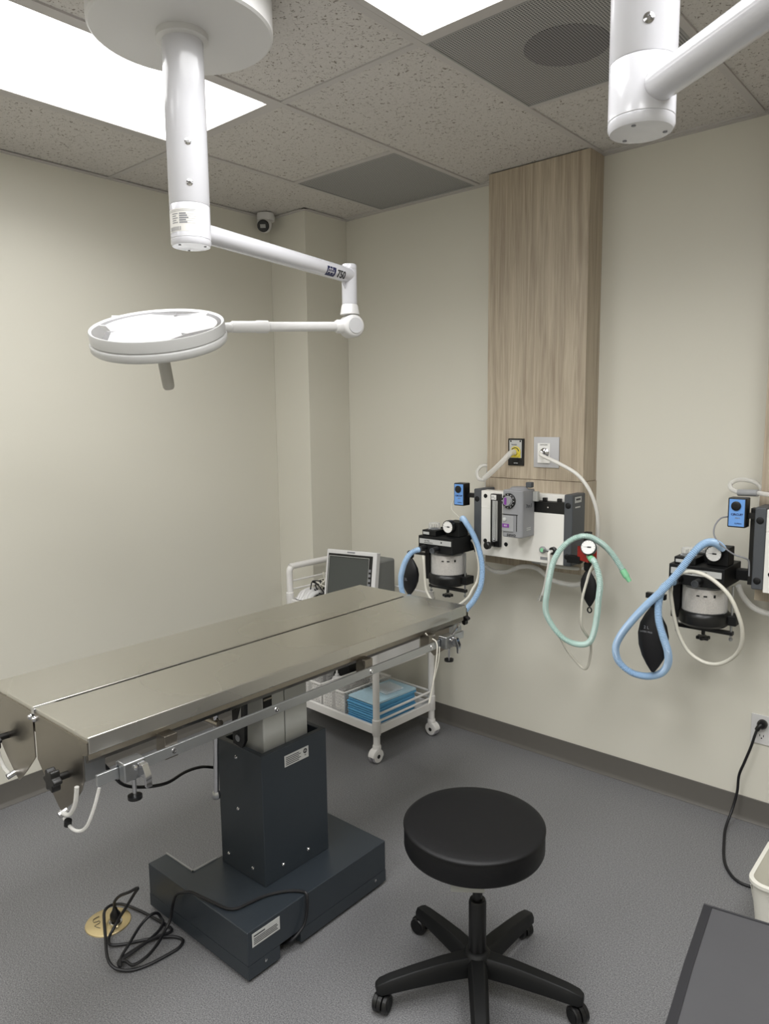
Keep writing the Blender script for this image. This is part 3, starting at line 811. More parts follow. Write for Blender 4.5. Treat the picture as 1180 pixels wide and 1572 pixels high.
def station(x0, lb, full=True):
    t = thing('anesthesia_machine', lb, 'gas machine', (x0 + .245, -.134, 1.0))
    box((x0 + .03, -.20, 1.02), (x0 + .46, -.134, 1.295)).build('rear_housing', 'panel_white', t, bevel=.003)
    for (a, b, zb) in ((x0, x0 + .038, 1.012), (x0 + .4535, x0 + .492, 1.004)):
        f = box((a, -.256, zb), (b, -.136, 1.308)).build('side_frame', 'frame_grey', t, bevel=.005)
        for z in (1.045, 1.262):
            MB().lathe([(.0125, 0), (.0125, .002), (.009, .004), (0, .004)], ((a + b) / 2, -.256, z), (0, -1, 0), 20).build('cap', 'black_matte', f)
    box((x0 + .0382, -.252, 1.004), (x0 + .4533, -.20, 1.222)).build('front_panel', 'panel_white', t, bevel=.002)
    box((x0 + .0382, -.2518, 1.2222), (x0 + .293, -.20, 1.302)).build('front_panel', 'panel_white', t, bevel=.002)
    box((x0 + .294, -.225, 1.272), (x0 + .4533, -.19, 1.302)).build('top_ledge', 'panel_white', t, bevel=.002)
    bs = box((x0 + .2935, -.246, 1.2225), (x0 + .4533, -.21, 1.2715)).build('manifold_bar', 'black_plastic', t, bevel=.001)
    for u in (.352, .421): box((x0 + u - .009, -.24, 1.2715), (x0 + u + .009, -.225, 1.287)).build('manifold_stud', 'black_plastic', bs, bevel=.002)
    MB().lathe([(.0035, 0), (.0035, .001), (0, .001)], (x0 + .374, -.246, 1.247), (0, -1, 0), 12).build('manifold_screw', 'chrome', bs)
    for (u, z) in ((.062, 1.278), (.062, 1.072), (.172, 1.066)):
        MB().lathe([(.0095, 0), (.0095, .0015), (0, .0015)], (x0 + u, -.2525, z), (0, -1, 0), 18).build('hole_plug', 'black_matte', t)
    # flowmeter
    fm = box((x0 + .101, -.272, 1.052), (x0 + .15, -.2525, 1.292)).build('flowmeter', 'black_plastic', t, bevel=.002)
    box((x0 + .112, -.2735, 1.08), (x0 + .139, -.2722, 1.262)).build('flow_scale', 'column_grey', fm)
    MB().cyl((x0 + .1255, -.279, 1.078), (x0 + .1255, -.279, 1.262), .0075, n=16).build('flow_tube', 'clear_plastic', fm)
    MB().ball((x0 + .1255, -.279, 1.087), .006).build('flow_ball', 'chrome', fm)
    box((x0 + .106, -.2745, 1.266), (x0 + .132, -.2723, 1.288)).build('gas_tag', 'dial_white', fm, bevel=.001)
    text('O\u2082', .015, (x0 + .119, -.2747, 1.277), (1, 0, 0), (0, 0, 1), 'print_dark', fm)
    MB().cyl((x0 + .118, -.272, 1.062), (x0 + .110, -.30, 1.062), .007).build('knob_stem', 'black_plastic', fm)
    MB().lathe([(.013, 0), (.017, .004), (.017, .020), (.013, .024), (0, .024)], (x0 + .112, -.296, 1.062), (-.15, -1, 0), 24).build('flow_knob', 'black_plastic', fm)
    # outlet ports and plate
    pt = MB().lathe([(.0155, 0), (.0155, .006), (.011, .008), (.011, .010), (.005, .010), (0, .010)], (x0 + .357, -.252, 1.062), (0, -1, 0), 24).build('outlet_port', 'vaporizer_light', t)
    MB().lathe([(.009, .010), (.009, .0106), (0, .0106)], (x0 + .357, -.252, 1.062), (0, -1, 0), 20).build('port_badge', 'green_connector', pt)
    MB().lathe([(.0165, 0), (.0165, .014), (.013, .017), (0, .017)], (x0 + .408, -.252, 1.064), (0, -1, 0), 24).build('outlet_port', 'black_plastic', t)
    pl = box((x0 + .345, -.2535, 1.018), (x0 + .383, -.2522, 1.031)).build('name_plate', 'vaporizer_grey', t)
    # small stickers on the right side frame
    if full:
        f = box((x0 + .4922, -.235, 1.272), (x0 + .4928, -.175, 1.297)).build('side_sticker', 'label_silver', t)
        p = MB(); p.box((x0 + .4928, -.225, 1.282), (x0 + .4932, -.185, 1.290)); p.build('print', 'print_dark', f)
        box((x0 + .4922, -.23, 1.25), (x0 + .4928, -.185, 1.256)).build('side_sticker', 'label_silver', t)
    return t
station(1.024, 'white wall gas machine with flowmeter, complete, below the wood column')
station(2.214, 'gas machine cut by the right picture edge, only left frame showing', False)

# vaporizer hung on the first machine
V = thing('vaporizer', 'grey vaporizer with purple dial on the white gas machine', 'vaporizer', (1.29, -.31, 1.22))
vb = MB().prism([(1.243, -.360, 1.120), (1.325, -.360, 1.120), (1.338, -.350, 1.120), (1.338, -.2525, 1.120), (1.243, -.2525, 1.120)], (0, 0, .205)).build('body', 'vaporizer_grey', V, bevel=.006, seg=3)
MB().lathe([(.040, 0), (.036, .006), (.030, .010), (.0, .010)], (1.290, -.306, 1.325), (0, 0, 1), 32).build('top_cap', 'vaporizer_grey', V)
MB().box((1.318, -.30, 1.332), (1.346, -.275, 1.356)).build('lock_lever', 'frame_grey', V, bevel=.004)
dk = MB().lathe([(.033, 0), (.033, .006), (.029, .010)], (1.275, -.3605, 1.278), (0, -1, 0), 32).build('dial_ring', 'black_plastic', V)
MB().lathe([(.024, .008), (.021, .018), (.019, .021), (0, .021)], (1.275, -.3605, 1.278), (0, -1, 0), 28).build('dial_knob', 'vaporizer_grey', dk)
MB().box((1.2635, -.3825, 1.263), (1.2755, -.3812, 1.293)).build('dial_band', 'purple', dk)
m = MB()
for k in range(12):
    a = 2 * PI * k / 12
    m.box((1.275 + .0285 * math.cos(a) - .0015, -.3712, 1.278 + .0285 * math.sin(a) - .0015), (1.275 + .0285 * math.cos(a) + .0015, -.3704, 1.278 + .0285 * math.sin(a) + .0015))
m.build('dial_marks', 'print_light', dk)
MB().box((1.2435, -.3625, 1.218), (1.318, -.3600, 1.2205)).build('panel_groove', 'black_matte', V)
MB().box((1.3125, -.3625, 1.148), (1.3145, -.3600, 1.22)).build('panel_groove', 'black_matte', V)
MB().box((1.246, -.3655, 1.145), (1.300, -.3600, 1.214)).build('filler_cover', 'vaporizer_light', V, bevel=.003)
MB().lathe([(.0085, 0), (.0085, .004), (.004, .006), (0, .006)], (1.258, -.3655, 1.198), (0, -1, 0), 20).build('filler_cap', 'label_silver', V)
pl = MB().box((1.246, -.3670, 1.163), (1.279, -.3656, 1.179)).build('agent_label', 'purple', V)
text('ISO', .010, (1.2625, -.3672, 1.171), (1, 0, 0), (0, 0, 1), 'print_light', V, name='agent_lettering')
text('sevo', .022, (1.288, -.3614, 1.132), (1, 0, 0), (0, 0, 1), 'print_dark', V, name='handwriting', bold=.0003, sx=1.1)
text('7tec3', .022, (1.3386, -.302, 1.255), (0, 1, 0), (0, 0, 1), 'frame_grey', V, name='side_lettering')
p = MB()
for k in range(2): p.box((1.3381, -.32 + .0, 1.158 - k * .008), (1.3387, -.285, 1.162 - k * .008))
p.build('side_print', 'label_silver', V)
MB().box((1.339, -.275, 1.272), (1.362, -.2525, 1.315)).build('mount_block', 'column_grey', V, bevel=.003)

# wall boxes
def plate_box():
    t = thing('vacuum_socket', 'black wall socket plate with yellow centre on wood column', 'wall socket', (1.17, -.13, 1.47))
    p = box((1.130, -.136, 1.412), (1.212, -.128, 1.535)).build('plate', 'black_plastic', t, bevel=.002)
    q = box((1.138, -.1378, 1.447), (1.202, -.136, 1.528)).build('face', 'label_silver', t, bevel=.001)
    MB().lathe([(.026, 0), (.026, .004), (.022, .006), (.016, .006), (.013, .012), (0, .012)], (1.172, -.1378, 1.474), (0, -1, 0), 30).build('yellow_ring', 'yellow', t)
    MB().prism([(1.147, -.1380, 1.449), (1.198, -.1380, 1.449), (1.196, -.1380, 1.47), (1.149, -.1380, 1.47)], (0, -.002, 0)).build('yellow_tab', 'yellow', t)
    m = MB(); n = 10
    for i in range(n):
        a0 = .2 + (PI - .4) * i / n; a1 = .2 + (PI - .4) * (i + 1) / n
        m.prism([(1.172 + r * math.cos(a), -.144, 1.474 + r * math.sin(a)) for r, a in ((.0175, a0), (.0175, a1), (.0215, a1), (.0215, a0))], (0, -.0005, 0))
    m.build('arc_print', 'print_dark', t)
    for x in (1.146, 1.195): MB().lathe([(.004, 0), (.004, .001), (0, .0015)], (x, -.1378, 1.523), (0, -1, 0), 12).build('screw', 'black_matte', t)
    text('WAGD', .009, (1.163, -.1382, 1.507), (1, 0, 0), (0, 0, 1), 'print_dark', t)
    text('amvex', .008, (1.172, -.1364, 1.424), (1, 0, 0), (0, 0, 1), 'print_light', t)
    o = thing('oxygen_socket', 'silver square wall socket plate holding the white oxygen hose', 'wall socket', (1.32, -.13, 1.475))
    x0, x1, z0, z1, i = 1.262, 1.386, 1.408, 1.543, .027
    A = [(x0, -.1285, z0), (x1, -.1285, z0), (x1, -.1285, z1), (x0, -.1285, z1)]
    B = [(x0, -.134, z0), (x1, -.134, z0), (x1, -.134, z1), (x0, -.134, z1)]
    Cc = [(x0 + i, -.146, z0 + i), (x1 - i * 1.3, -.146, z0 + i), (x1 - i * 1.3, -.146, z1 - i), (x0 + i, -.146, z1 - i)]
    fs = [(0, 1, 2, 3), (11, 10, 9, 8)]
    for a, b in ((0, 4), (4, 8)):
        for k in range(4): fs.append((a + k, a + (k + 1) % 4, b + (k + 1) % 4, b + k))
    MB().add(A + B + Cc, fs).build('bevelled_plate', 'cap_grey', o, bevel=.0015)
    box((x0 + i, -.1485, z0 + i - .006), (x1 - i * 1.35, -.1462, z1 - i)).build('face', 'dial_white', o, bevel=.001)
    text('OXYGEN', .009, (1.319, -.1488, 1.509), (1, 0, 0), (0, 0, 1), 'print_dark', o)
    MB().lathe([(.022, 0), (.022, .006), (.015, .010), (.010, .012), (.010, .035), (.006, .037), (0, .037)], (1.325, -.1487, 1.474), (0, -1, 0), 30).build('connector', 'chrome', o)
plate_box()

def blue_box(x, y, z, lb, w=.058, h=.105):
    t = thing('alarm_box', lb, 'monitor box', (x + w / 2, y, z))
    box((x, y - .0, z), (x + w, y + .05, z + h)).build('case', 'black_plastic', t, bevel=.004)
    f = box((x + .005, y - .0012, z + .005), (x + w - .005, y - .0002, z + h - .005)).build('blue_face', 'blue_face', t)
    MB().lathe([(.0165, 0), (.0165, .004), (.011, .006), (0, .005)], (x + w * .46, y - .0012, z + h * .73), (0, -1, 0), 26).build('sounder', 'black_plastic', t)
    text('CIRCUIT', .0105, (x + w * .52, y - .0016, z + h * .44), (1, 0, 0), (0, 0, 1), 'print_blue', f, bold=.0003)
    text('alert', .009, (x + w * .55, y - .0016, z + h * .33), (1, 0, 0), (0, 0, 1), 'print_grey', f)
    text('SUPERA', .007, (x + w * .6, y - .0016, z + h * .14), (1, 0, 0), (0, 0, 1), 'print_blue', f)
    return t
tb = blue_box(.925, -.275, 1.226, 'small blue-faced alarm box left of the complete gas machine')
box((.984, -.25, 1.265), (1.024, -.225, 1.285)).build('bracket', 'black_plastic', tb)
tb = blue_box(2.128, -.272, 1.232, 'small blue-faced alarm box near the right picture edge', .062, .107)
box((2.191, -.25, 1.265), (2.2135, -.225, 1.285)).build('bracket', 'black_plastic', tb)
box((2.193, -.225, 1.02), (2.2135, -.19, 1.30)).build('mast', 'black_plastic', tb, bevel=.002)

# ---------------------------------------------------------------- absorbers
def absorber(x0, yf, zt, xarm, lb):
    t = thing('canister_absorber', lb, 'absorber', (x0 + .1, yf + .1, zt - .2))
    P = lambda u, v, w_: (x0 + u, yf + v, zt + w_)
    box(P(0, 0, -.075), P(.197, .205, 0)).build('top_block', 'black_matte', t, bevel=.003)
    s = box(P(.008, -.0012, -.036), P(.188, -.0001, -.013)).build('silver_strip', 'label_silver', t)
    text('ULTRA', .010, P(.052, -.0016, -.022), (1, 0, 0), (0, 0, 1), 'print_dark', s)
    m = MB(); m.box(P(.035, -.0016, -.0315), P(.085, -.0013, -.029)); m.box(P(.13, -.0016, -.027), P(.137, -.0013, -.019)); m.build('print', 'print_dark', s)
    for u in (.04, .112):
        p = MB().cyl(P(u, 0, -.055), P(u - .004, -.035, -.058), .015, .013, n=22).build('hose_port', 'black_plastic', t)
        MB().lathe([(.0135, 0), (.0135, .004), (.009, .004), (.009, .001), (0, .001)], P(u - .004, -.035, -.058), (-.1, -1, -.08), 22).build('port_ring', 'frame_grey', p)
    b2 = box(P(.014, .012, .0005), P(.092, .10, .026)).build('valve_block', 'black_matte', t, bevel=.002)
    box(P(.020, .0108, .006), P(.055, .0118, .018)).build('valve_label', 'label_silver', b2)
    for (u, v, wz) in ((.052, .055, .026), (.092, .145, .03)):
        if wz > .028: box(P(.05, .105, .0005), P(.135, .19, .030)).build('valve_block', 'black_matte', t, bevel=.002)
        d = MB().lathe([(.027, 0), (.029, .001), (.029, .004), (.026, .005), (.026, .027), (.024, .030), (0, .030)], P(u, v, wz), (0, 0, 1), 26).build('valve_dome', 'clear_plastic', t)
        MB().lathe([(.018, .0005), (.018, .006), (0, .008)], P(u, v, wz), (0, 0, 1), 20).build('valve_disc', 'frame_grey', d)
        m = MB()
        for k in range(3):
            a = 2.1 * k; m.cyl(P(u + .012 * math.cos(a), v + .012 * math.sin(a), wz + .006), P(u + .012 * math.cos(a), v + .012 * math.sin(a), wz + .024), .0015, n=6)
        m.build('valve_pins', 'chrome', d)
    box(P(.118, .055, .0005), P(.192, .13, .068)).build('gauge_block', 'black_matte', t, bevel=.003)
    gauge(P(.148, .030, .048), .030, t, deep=.026)
    # canister
    cu, cv = .108, .085
    MB().lathe([(.080, -.0755), (.080, -.178)], P(cu, cv, 0), (0, 0, 1), 48).build('canister_wall', 'clear_plastic', t)
    ab = MB().lathe([(.0, -.088), (.077, -.088), (.077, -.1765), (0, -.1765)][::-1], P(cu, cv, 0), (0, 0, 1), 48).build('absorbent_granules', 'absorbent', t)
    fd = Vector((CAM[0] - x0 - cu, CAM[1] - yf - cv, 0)).normalized(); a_ = math.atan2(fd.y, fd.x)
    m = MB()
    for (da, wd, z_, hh) in ((-.30, .07, -.108, .005), (.02, .08, -.108, .005), (.42, .05, -.104, .011)):
        vv = []; ff = []
        for i in range(5):
            a = a_ + da - wd + 2 * wd * i / 4
            for q in (0, hh): vv.append(P(cu + .0805 * math.cos(a), cv + .0805 * math.sin(a), z_ - q))
        for i in range(4): ff.append((2 * i, 2 * i + 2, 2 * i + 3, 2 * i + 1))
        m.add(vv, ff)
    m.build('fill_marks', 'black_matte', t)
    MB().lathe([(.0, -.232), (.080, -.232), (.090, -.222), (.092, -.196), (.089, -.184), (.082, -.1775), (0, -.1775)], P(cu, cv, 0), (0, 0, 1), 48).build('canister_base', 'black_plastic', t)
    box(P(.0, .05, -.215), P(.028, .16, -.085)).build('rear_post', 'black_matte', t, bevel=.002)
    box(P(.19, .07, -.222), P(.225, .13, -.185)).build('base_lug', 'black_matte', t, bevel=.003)
    box(P(-.012, .07, -.222), P(.02, .13, -.185)).build('base_lug', 'black_matte', t, bevel=.003)
    dvec = Vector((.105, .062, 0))
    for s_ in (-1, 1):
        q = Vector(P(cu, cv, 0)) + dvec * s_ * .86 + Vector((.0, -.02, 0)) * (1 if s_ < 0 else 0)
        q = Vector(P(cu, cv, 0)) + Vector((.098 * s_, .0, 0))
        MB().cyl(q + Vector((0, 0, -.075)), q + Vector((0, 0, -.268)), .0045, n=12).build('tie_rod', 'zinc', t)
        MB().lathe([(.007, 0), (.007, .007), (.003, .011)], q + Vector((0, 0, -.272)), (0, 0, -1), 10).build('rod_nut', 'zinc', t)
    q = Vector(P(cu, cv, 0))
    MB().box(P(cu - .106, cv - .010, -.260), P(cu + .106, cv + .010, -.246)).build('clamp_bar', 'black_plastic', t, bevel=.002)
    MB().cyl(q + Vector((0, 0, -.231)), q + Vector((0, 0, -.275)), .007, n=14).build('clamp_screw', 'black_plastic', t)
    star_knob(q + Vector((0, 0, -.294)), (0, 0, 1), .026, parent=t, h=.013, name='clamp_knob')
    # support arm to the machine
    box((x0 + .1972, yf + .135, zt - .060), (xarm - .0005, yf + .175, zt - .020)).build('support_arm', 'black_matte', t, bevel=.003)
    return t
absorber(.812, -.40, 1.09, 1.0235, 'black canister absorber with gauge behind the far end of the table')
absorber(1.943, -.315, 1.083, 2.2135, 'black canister absorber with gauge at the right, beside the picture edge')

# ---------------------------------------------------------------- reservoir bags
def bag(cx, cy, zt, zb, wx, lb, lean=0.0, ring=True):
    t = thing('breathing_bag', lb, 'breathing bag', (cx, cy, zb))
    prof = [(0.0, .16), (.06, .20), (.16, .52), (.3, .86), (.45, 1.0), (.62, .95), (.78, .72), (.9, .42), (.97, .2), (1.0, .10)]
    vs = []; fs = []; n = 24
    for (s_, r) in prof:
        z = zt + (zb - zt) * s_
        for k in range(n):
            a = 2 * PI * k / n
            x = math.cos(a); y = math.sin(a)
            vs.append((cx + lean * s_ + x * r * wx * .5, cy + y * r * wx * .24 * (1 + .12 * math.cos(3 * a)), z))
    for i in range(len(prof) - 1):
        for k in range(n):
            k2 = (k + 1) % n; fs.append((i * n + k, i * n + k2, (i + 1) * n + k2, (i + 1) * n + k))
    fs.append(tuple(range(n))); fs.append(tuple((len(prof) - 1) * n + k for k in range(n - 1, -1, -1)))
    MB().add(vs, fs).build('bag', 'black_rubber', t, angle=70)
    MB().lathe([(.014, -.012), (.017, -.006), (.017, .018), (.012, .022)], (cx, cy, zt), (0, 0, 1), 20).build('neck', 'black_plastic', t)
    if ring:
        pts = [(cx + lean + .009 * math.cos(2 * PI * k / 12), cy, zb - .014 + .011 * math.sin(2 * PI * k / 12)) for k in range(13)]
        MB().tube(pts, .003, 6, k=0).build('hanging_loop', 'black_rubber', t)
    return t
bag(1.60, -.275, 1.015, .852, .072, 'black breathing bag hanging under the red valve inside green hose', .012)
b0 = bag(.72, -.345, .975, .775, .105, 'black breathing bag behind the far corner of the steel table', -.01, False)
text('2L', .018, (.712, -.3735, .86), (1, 0, 0), (0, 0, 1), 'print_grey', b0)
box((.722, -.352, .985), (.812, -.338, .999)).build('bag_bracket', 'black_plastic', b0)
b2 = bag(1.898, -.335, .925, .655, .118, 'large black breathing bag hanging in the loop of blue hose', .006, False)
text('2 L', .016, (1.885, -.3655, .835), (1, 0, 0), (0, 0, 1), 'print_grey', b2)
text('LATEX FREE', .009, (1.885, -.3665, .818), (1, 0, 0), (0, 0, 1), 'print_grey', b2)
box((1.870, -.345, .945), (1.943, -.325, .965)).build('bag_bracket', 'black_plastic', b2)
MB().cyl((1.898, -.335, .94), (1.898, -.335, .948), .017).build('bracket_ring', 'black_plastic', b2)

# red pop-off valve with gauge at the right of the machine
rv = thing('popoff_valve', 'red metal pressure valve with white gauge on right machine side', 'valve', (1.60, -.30, 1.07))
rxf = MB(Matrix.Translation((1.598, -.285, 1.075)) @ Matrix.Rotation(-.5, 4, 'Z'))
rxf.box((-.035, -.022, -.03), (.040, .022, .028)).build('valve_body', 'red_anodised', rv, bevel=.003)
gauge((1.628, -.335, 1.112), .031, rv, ax=(.25, -.9, .32), deep=.026)
box((1.588, -.295, 1.10), (1.614, -.270, 1.165)).build('upper_post', 'black_matte', rv, bevel=.002)
box((1.5165, -.30, 1.03), (1.575, -.27, 1.06)).build('side_bracket', 'black_matte', rv, bevel=.002)
MB().cyl((1.602, -.278, 1.046), (1.600, -.275, 1.012), .014).build('bag_port', 'black_plastic', rv)
MB().cyl((1.622, -.31, 1.07), (1.640, -.333, 1.067), .0125).build('hose_port', 'green_connector', rv)

# ---------------------------------------------------------------- hoses and tubes
def hose(name, pts, r, m, lb, cat='hose', corr=False, end=None):
    pts = [Vector(p) for p in pts]
    if corr:
        o = MB().tube(pts, r, 12, 8, rf=lambda i: r * (1.08 if i % 2 else .80), step=.0030).build(name, m, None, angle=80)
    else:
        o = MB().tube(pts, r, 12, 6).build(name, m, None, angle=80)
    return tag(o, lb, cat)
hose('corrugated_hose', [(0.806, -0.438, 1.034), (0.780, -0.470, 1.030), (0.74, -.49, 1.0), (0.716, -0.495, .955), (0.702, -0.49, 0.89), (0.711, -0.485, 0.822), (0.760, -0.48, 0.758), (0.87, -0.475, 0.713), (0.984, -0.465, 0.705), (1.058, -0.445, 0.738), (1.120, -0.425, 0.809), (1.146, -0.415, 0.851), (1.163, -0.405, 0.900), (1.164, -0.395, 0.958), (1.152, -0.385, 1.014), (1.127, -0.375, 1.069), (1.092, -0.365, 1.120), (1.047, -0.355, 1.162), (1.010, -0.32, 1.172), (.985, -0.29, 1.160), (.972, -.268, 1.148)] if False else
     [(0.848, -0.439, 1.030), (0.840, -0.458, 1.028), (0.822, -0.475, 1.012), (0.800, -0.482, 0.977), (0.782, -0.482, 0.935), (0.768, -0.478, 0.886), (0.773, -0.472, 0.822), (0.818, -0.470, 0.758), (0.901, -0.470, 0.717), (0.984, -0.465, 0.709), (1.058, -0.445, 0.738), (1.120, -0.425, 0.809), (1.146, -0.415, 0.851), (1.163, -0.405, 0.900), (1.164, -0.395, 0.958), (1.152, -0.385, 1.014), (1.127, -0.375, 1.069), (1.092, -0.365, 1.120), (1.047, -0.350, 1.162), (1.010, -0.32, 1.175), (.985, -0.29, 1.165), (.972, -.268, 1.150)],
     .0125, 'blue_hose', 'light blue corrugated hose looping below the absorber by the table', corr=True)
hose('white_tube', [(0.858, -0.425, 1.000), (0.866, -0.43, .985), (0.869, -0.43, 0.942), (0.874, -0.43, 0.884), (0.886, -0.43, 0.832), (0.942, -0.43, 0.778), (1.024, -0.42, 0.781), (1.087, -0.4, 0.828), (1.102, -0.38, 0.867), (1.112, -0.355, 0.907), (1.114, -0.345, 0.965), (1.095, -0.33, 1.020), (1.058, -0.30, 1.062), (1.024, -0.268, 1.068)],
     .0065, 'tube_cream', 'cream tube hanging inside the left blue hose loop', 'tube')
hose('thin_tube', [(0.925, -0.262, 1.258), (0.912, -0.268, 1.235), (0.918, -0.28, 1.205), (0.957, -0.29, 1.180), (1.000, -0.29, 1.150), (1.020, -0.275, 1.112), (1.023, -0.262, 1.070)], .0028, 'tube_cream', 'thin tube from the left blue alarm box down to absorber', 'tube')
hose('scavenger_hose', [(1.172, -0.150, 1.474), (1.165, -0.175, 1.468), (1.127, -0.205, 1.417), (1.048, -0.205, 1.352)], .0125, 'clear_tube', 'translucent hose sloping from the yellow wall socket', 'hose')
hose('loop_tube', [(1.040, -0.19, 1.345), (1.009, -0.185, 1.345), (0.980, -0.16, 1.358), (0.966, -0.14, 1.380), (0.976, -0.12, 1.402), (1.002, -0.11, 1.404), (1.0, -.10, 1.385), (.985, -.09, 1.33), (.975, -.08, 1.2), (.985, -.07, 1.05), (1.0, -.08, .98)], .008, 'clear_tube', 'translucent tube looped left of the wood column, going down wall', 'tube')
hose('oxygen_hose', [(1.325, -0.186, 1.474), (1.332, -0.20, 1.472), (1.352, -0.207, 1.462), (1.428, -0.205, 1.432), (1.505, -0.2, 1.391), (1.554, -0.19, 1.332), (1.579, -0.17, 1.255), (1.582, -0.15, 1.178), (1.567, -0.12, 1.088), (1.55, -0.11, 0.998), (1.505, -0.12, 0.973), (1.423, -0.17, 0.978), (1.342, -0.20, 0.989)],
     .008, 'hose_white', 'white oxygen hose curving from silver socket round the machine')
f_ = tag(MB().cyl((1.342, -.20, .989), (1.305, -.21, .994), .0065).build('hose_fitting', 'zinc'), 'metal hose fitting under the white gas machine panel', 'fitting')
hose('low_tube', [(0.985, -0.16, 0.962), (1.044, -0.15, 0.915), (1.128, -0.15, 0.912), (1.22, -0.16, 0.952), (1.300, -0.16, 0.955), (1.366, -0.16, 0.916), (1.436, -0.16, 0.903), (1.507, -0.16, 0.910), (1.556, -0.15, 0.95), (1.575, -.13, .985)], .0105, 'clear_tube', 'translucent drooping tube below the complete gas machine', 'tube')
GP = [(1.640, -0.333, 1.067), (1.660, -0.345, 1.058), (1.680, -0.35, 1.017), (1.684, -0.34, 0.963), (1.670, -0.32, 0.896), (1.657, -0.3, 0.828), (1.638, -0.28, 0.757), (1.615, -0.27, 0.703), (1.576, -0.26, 0.679), (1.521, -0.25, 0.675), (1.474, -0.25, 0.693), (1.436, -0.26, 0.736), (1.417, -0.28, 0.790), (1.424, -0.3, 0.844), (1.442, -0.32, 0.903), (1.462, -0.34, 0.969), (1.482, -0.35, 1.032), (1.504, -0.35, 1.077), (1.529, -0.34, 1.113), (1.554, -0.32, 1.136), (1.574, -0.31, 1.145), (1.595, -0.306, 1.150), (1.615, -0.29, 1.146), (1.638, -0.26, 1.125), (1.655, -0.235, 1.103), (1.677, -0.215, 1.071), (1.704, -0.21, 1.033), (1.726, -0.21, 1.001)]
gh = thing('green_breathing_hose', 'pale green corrugated hose looped below the red valve', 'hose', GP[-1])
MB().tube(GP, .0120, 12, 8, rf=lambda i: .0120 * (1.08 if i % 2 else .82), step=.0030).build('hose', 'green_hose', gh, angle=80)
MB().cyl((1.720, -.21, 1.010), (1.738, -.21, .984), .0135).build('hose_cuff', 'green_connector', gh)
MB().cyl((1.736, -.21, .987), (1.752, -.21, .966), .0115, .0085).build('connector_tip', 'green_connector', gh)
MB().tube([(1.640, -.333, 1.067), (1.652, -.342, 1.064)], .0135, 14, k=0).build('hose_cuff', 'green_connector', gh)
hose('gas_sampling_tube', [(1.640, -0.30, 1.045), (1.628, -0.315, 1.01), (1.618, -0.32, 0.967), (1.604, -0.325, 0.900), (1.598, -0.32, 0.834), (1.593, -0.30, 0.765), (1.596, -0.235, 0.701), (1.588, -0.2, 0.649), (1.575, -0.18, 0.598), (1.560, -0.17, 0.552), (1.535, -0.16, 0.539), (1.497, -0.16, 0.567), (1.463, -0.17, 0.608), (1.443, -0.19, 0.659), (1.433, -0.22, 0.70), (1.425, -.245, .75)], .0055, 'tube_cream', 'thin cream tube drooping lowest under the green hose loop', 'tube')
pt = thing('port_tube', 'white tube with metal end hanging from machine outlet port', 'tube', (1.381, -.262, .845))
MB().tube([(1.432, -.268, 1.064), (1.427, -.285, 1.055), (1.431, -0.29, 1.019), (1.420, -0.285, 0.964), (1.402, -0.27, 0.905), (1.385, -0.262, 0.86)], .0065, 10).build('tube', 'hose_white', pt)
MB().cyl((1.384, -.262, .862), (1.380, -.270, .838), .010).build('metal_end', 'chrome', pt)
MB().lathe([(.008, 0), (.008, .002), (0, .002)], (1.380, -.272, .846), (0, -1, .1), 16).build('end_face', 'dial_white', pt)
MB().tube([(1.395, -.27, 1.063), (1.415, -.275, 1.065), (1.432, -.272, 1.064)], .006, 10).build('elbow', 'zinc', pt)
hose('corrugated_hose', [(2.118, -0.275, 1.150), (2.112, -0.295, 1.166), (2.095, -0.325, 1.180), (2.074, -0.355, 1.174), (2.050, -0.385, 1.142), (2.010, -0.4, 1.075), (1.958, -0.405, 1.002), (1.895, -0.40, 0.930), (1.832, -0.38, 0.852), (1.779, -0.35, 0.779), (1.752, -0.33, 0.718), (1.758, -0.31, 0.659), (1.805, -0.3, 0.622), (1.867, -0.3, 0.620), (1.925, -0.31, 0.647), (1.958, -0.33, 0.696), (1.967, -0.36, 0.755), (1.954, -0.38, 0.818), (1.938, -0.385, 0.879), (1.935, -0.385, 0.943), (1.947, -0.388, 0.995), (1.965, -0.380, 1.020), (1.979, -0.352, 1.025)],
     .0135, 'blue_hose', 'light blue corrugated hose in a long teardrop loop, right wall', corr=True)
hose('white_tube', [(1.968, -0.362, 1.012), (1.985, -0.385, 1.045), (2.034, -0.395, 1.075), (2.092, -0.42, 1.081), (2.139, -0.42, 1.060), (2.187, -0.42, 1.018), (2.214, -0.41, 0.960), (2.227, -0.39, 0.898), (2.219, -0.36, 0.828), (2.188, -0.33, 0.774), (2.137, -0.31, 0.732), (2.080, -0.3, 0.723), (2.023, -0.3, 0.752), (1.990, -0.31, 0.812), (1.974, -0.325, 0.881), (1.966, -0.335, 0.941), (1.962, -0.345, 0.99), (1.968, -0.362, 1.008)],
     .0070, 'tube_cream', 'cream tube in a big round loop over the right absorber', 'tube')
hose('thin_tube', [(2.128, -0.262, 1.268), (2.108, -0.28, 1.262), (2.094, -0.30, 1.232), (2.101, -0.31, 1.195), (2.139, -0.31, 1.159), (2.168, -0.3, 1.138), (2.196, -0.29, 1.129), (2.208, -0.275, 1.115), (2.208, -0.262, 1.06)], .0028, 'print_grey', 'thin grey tube curving from the right blue alarm box', 'tube')
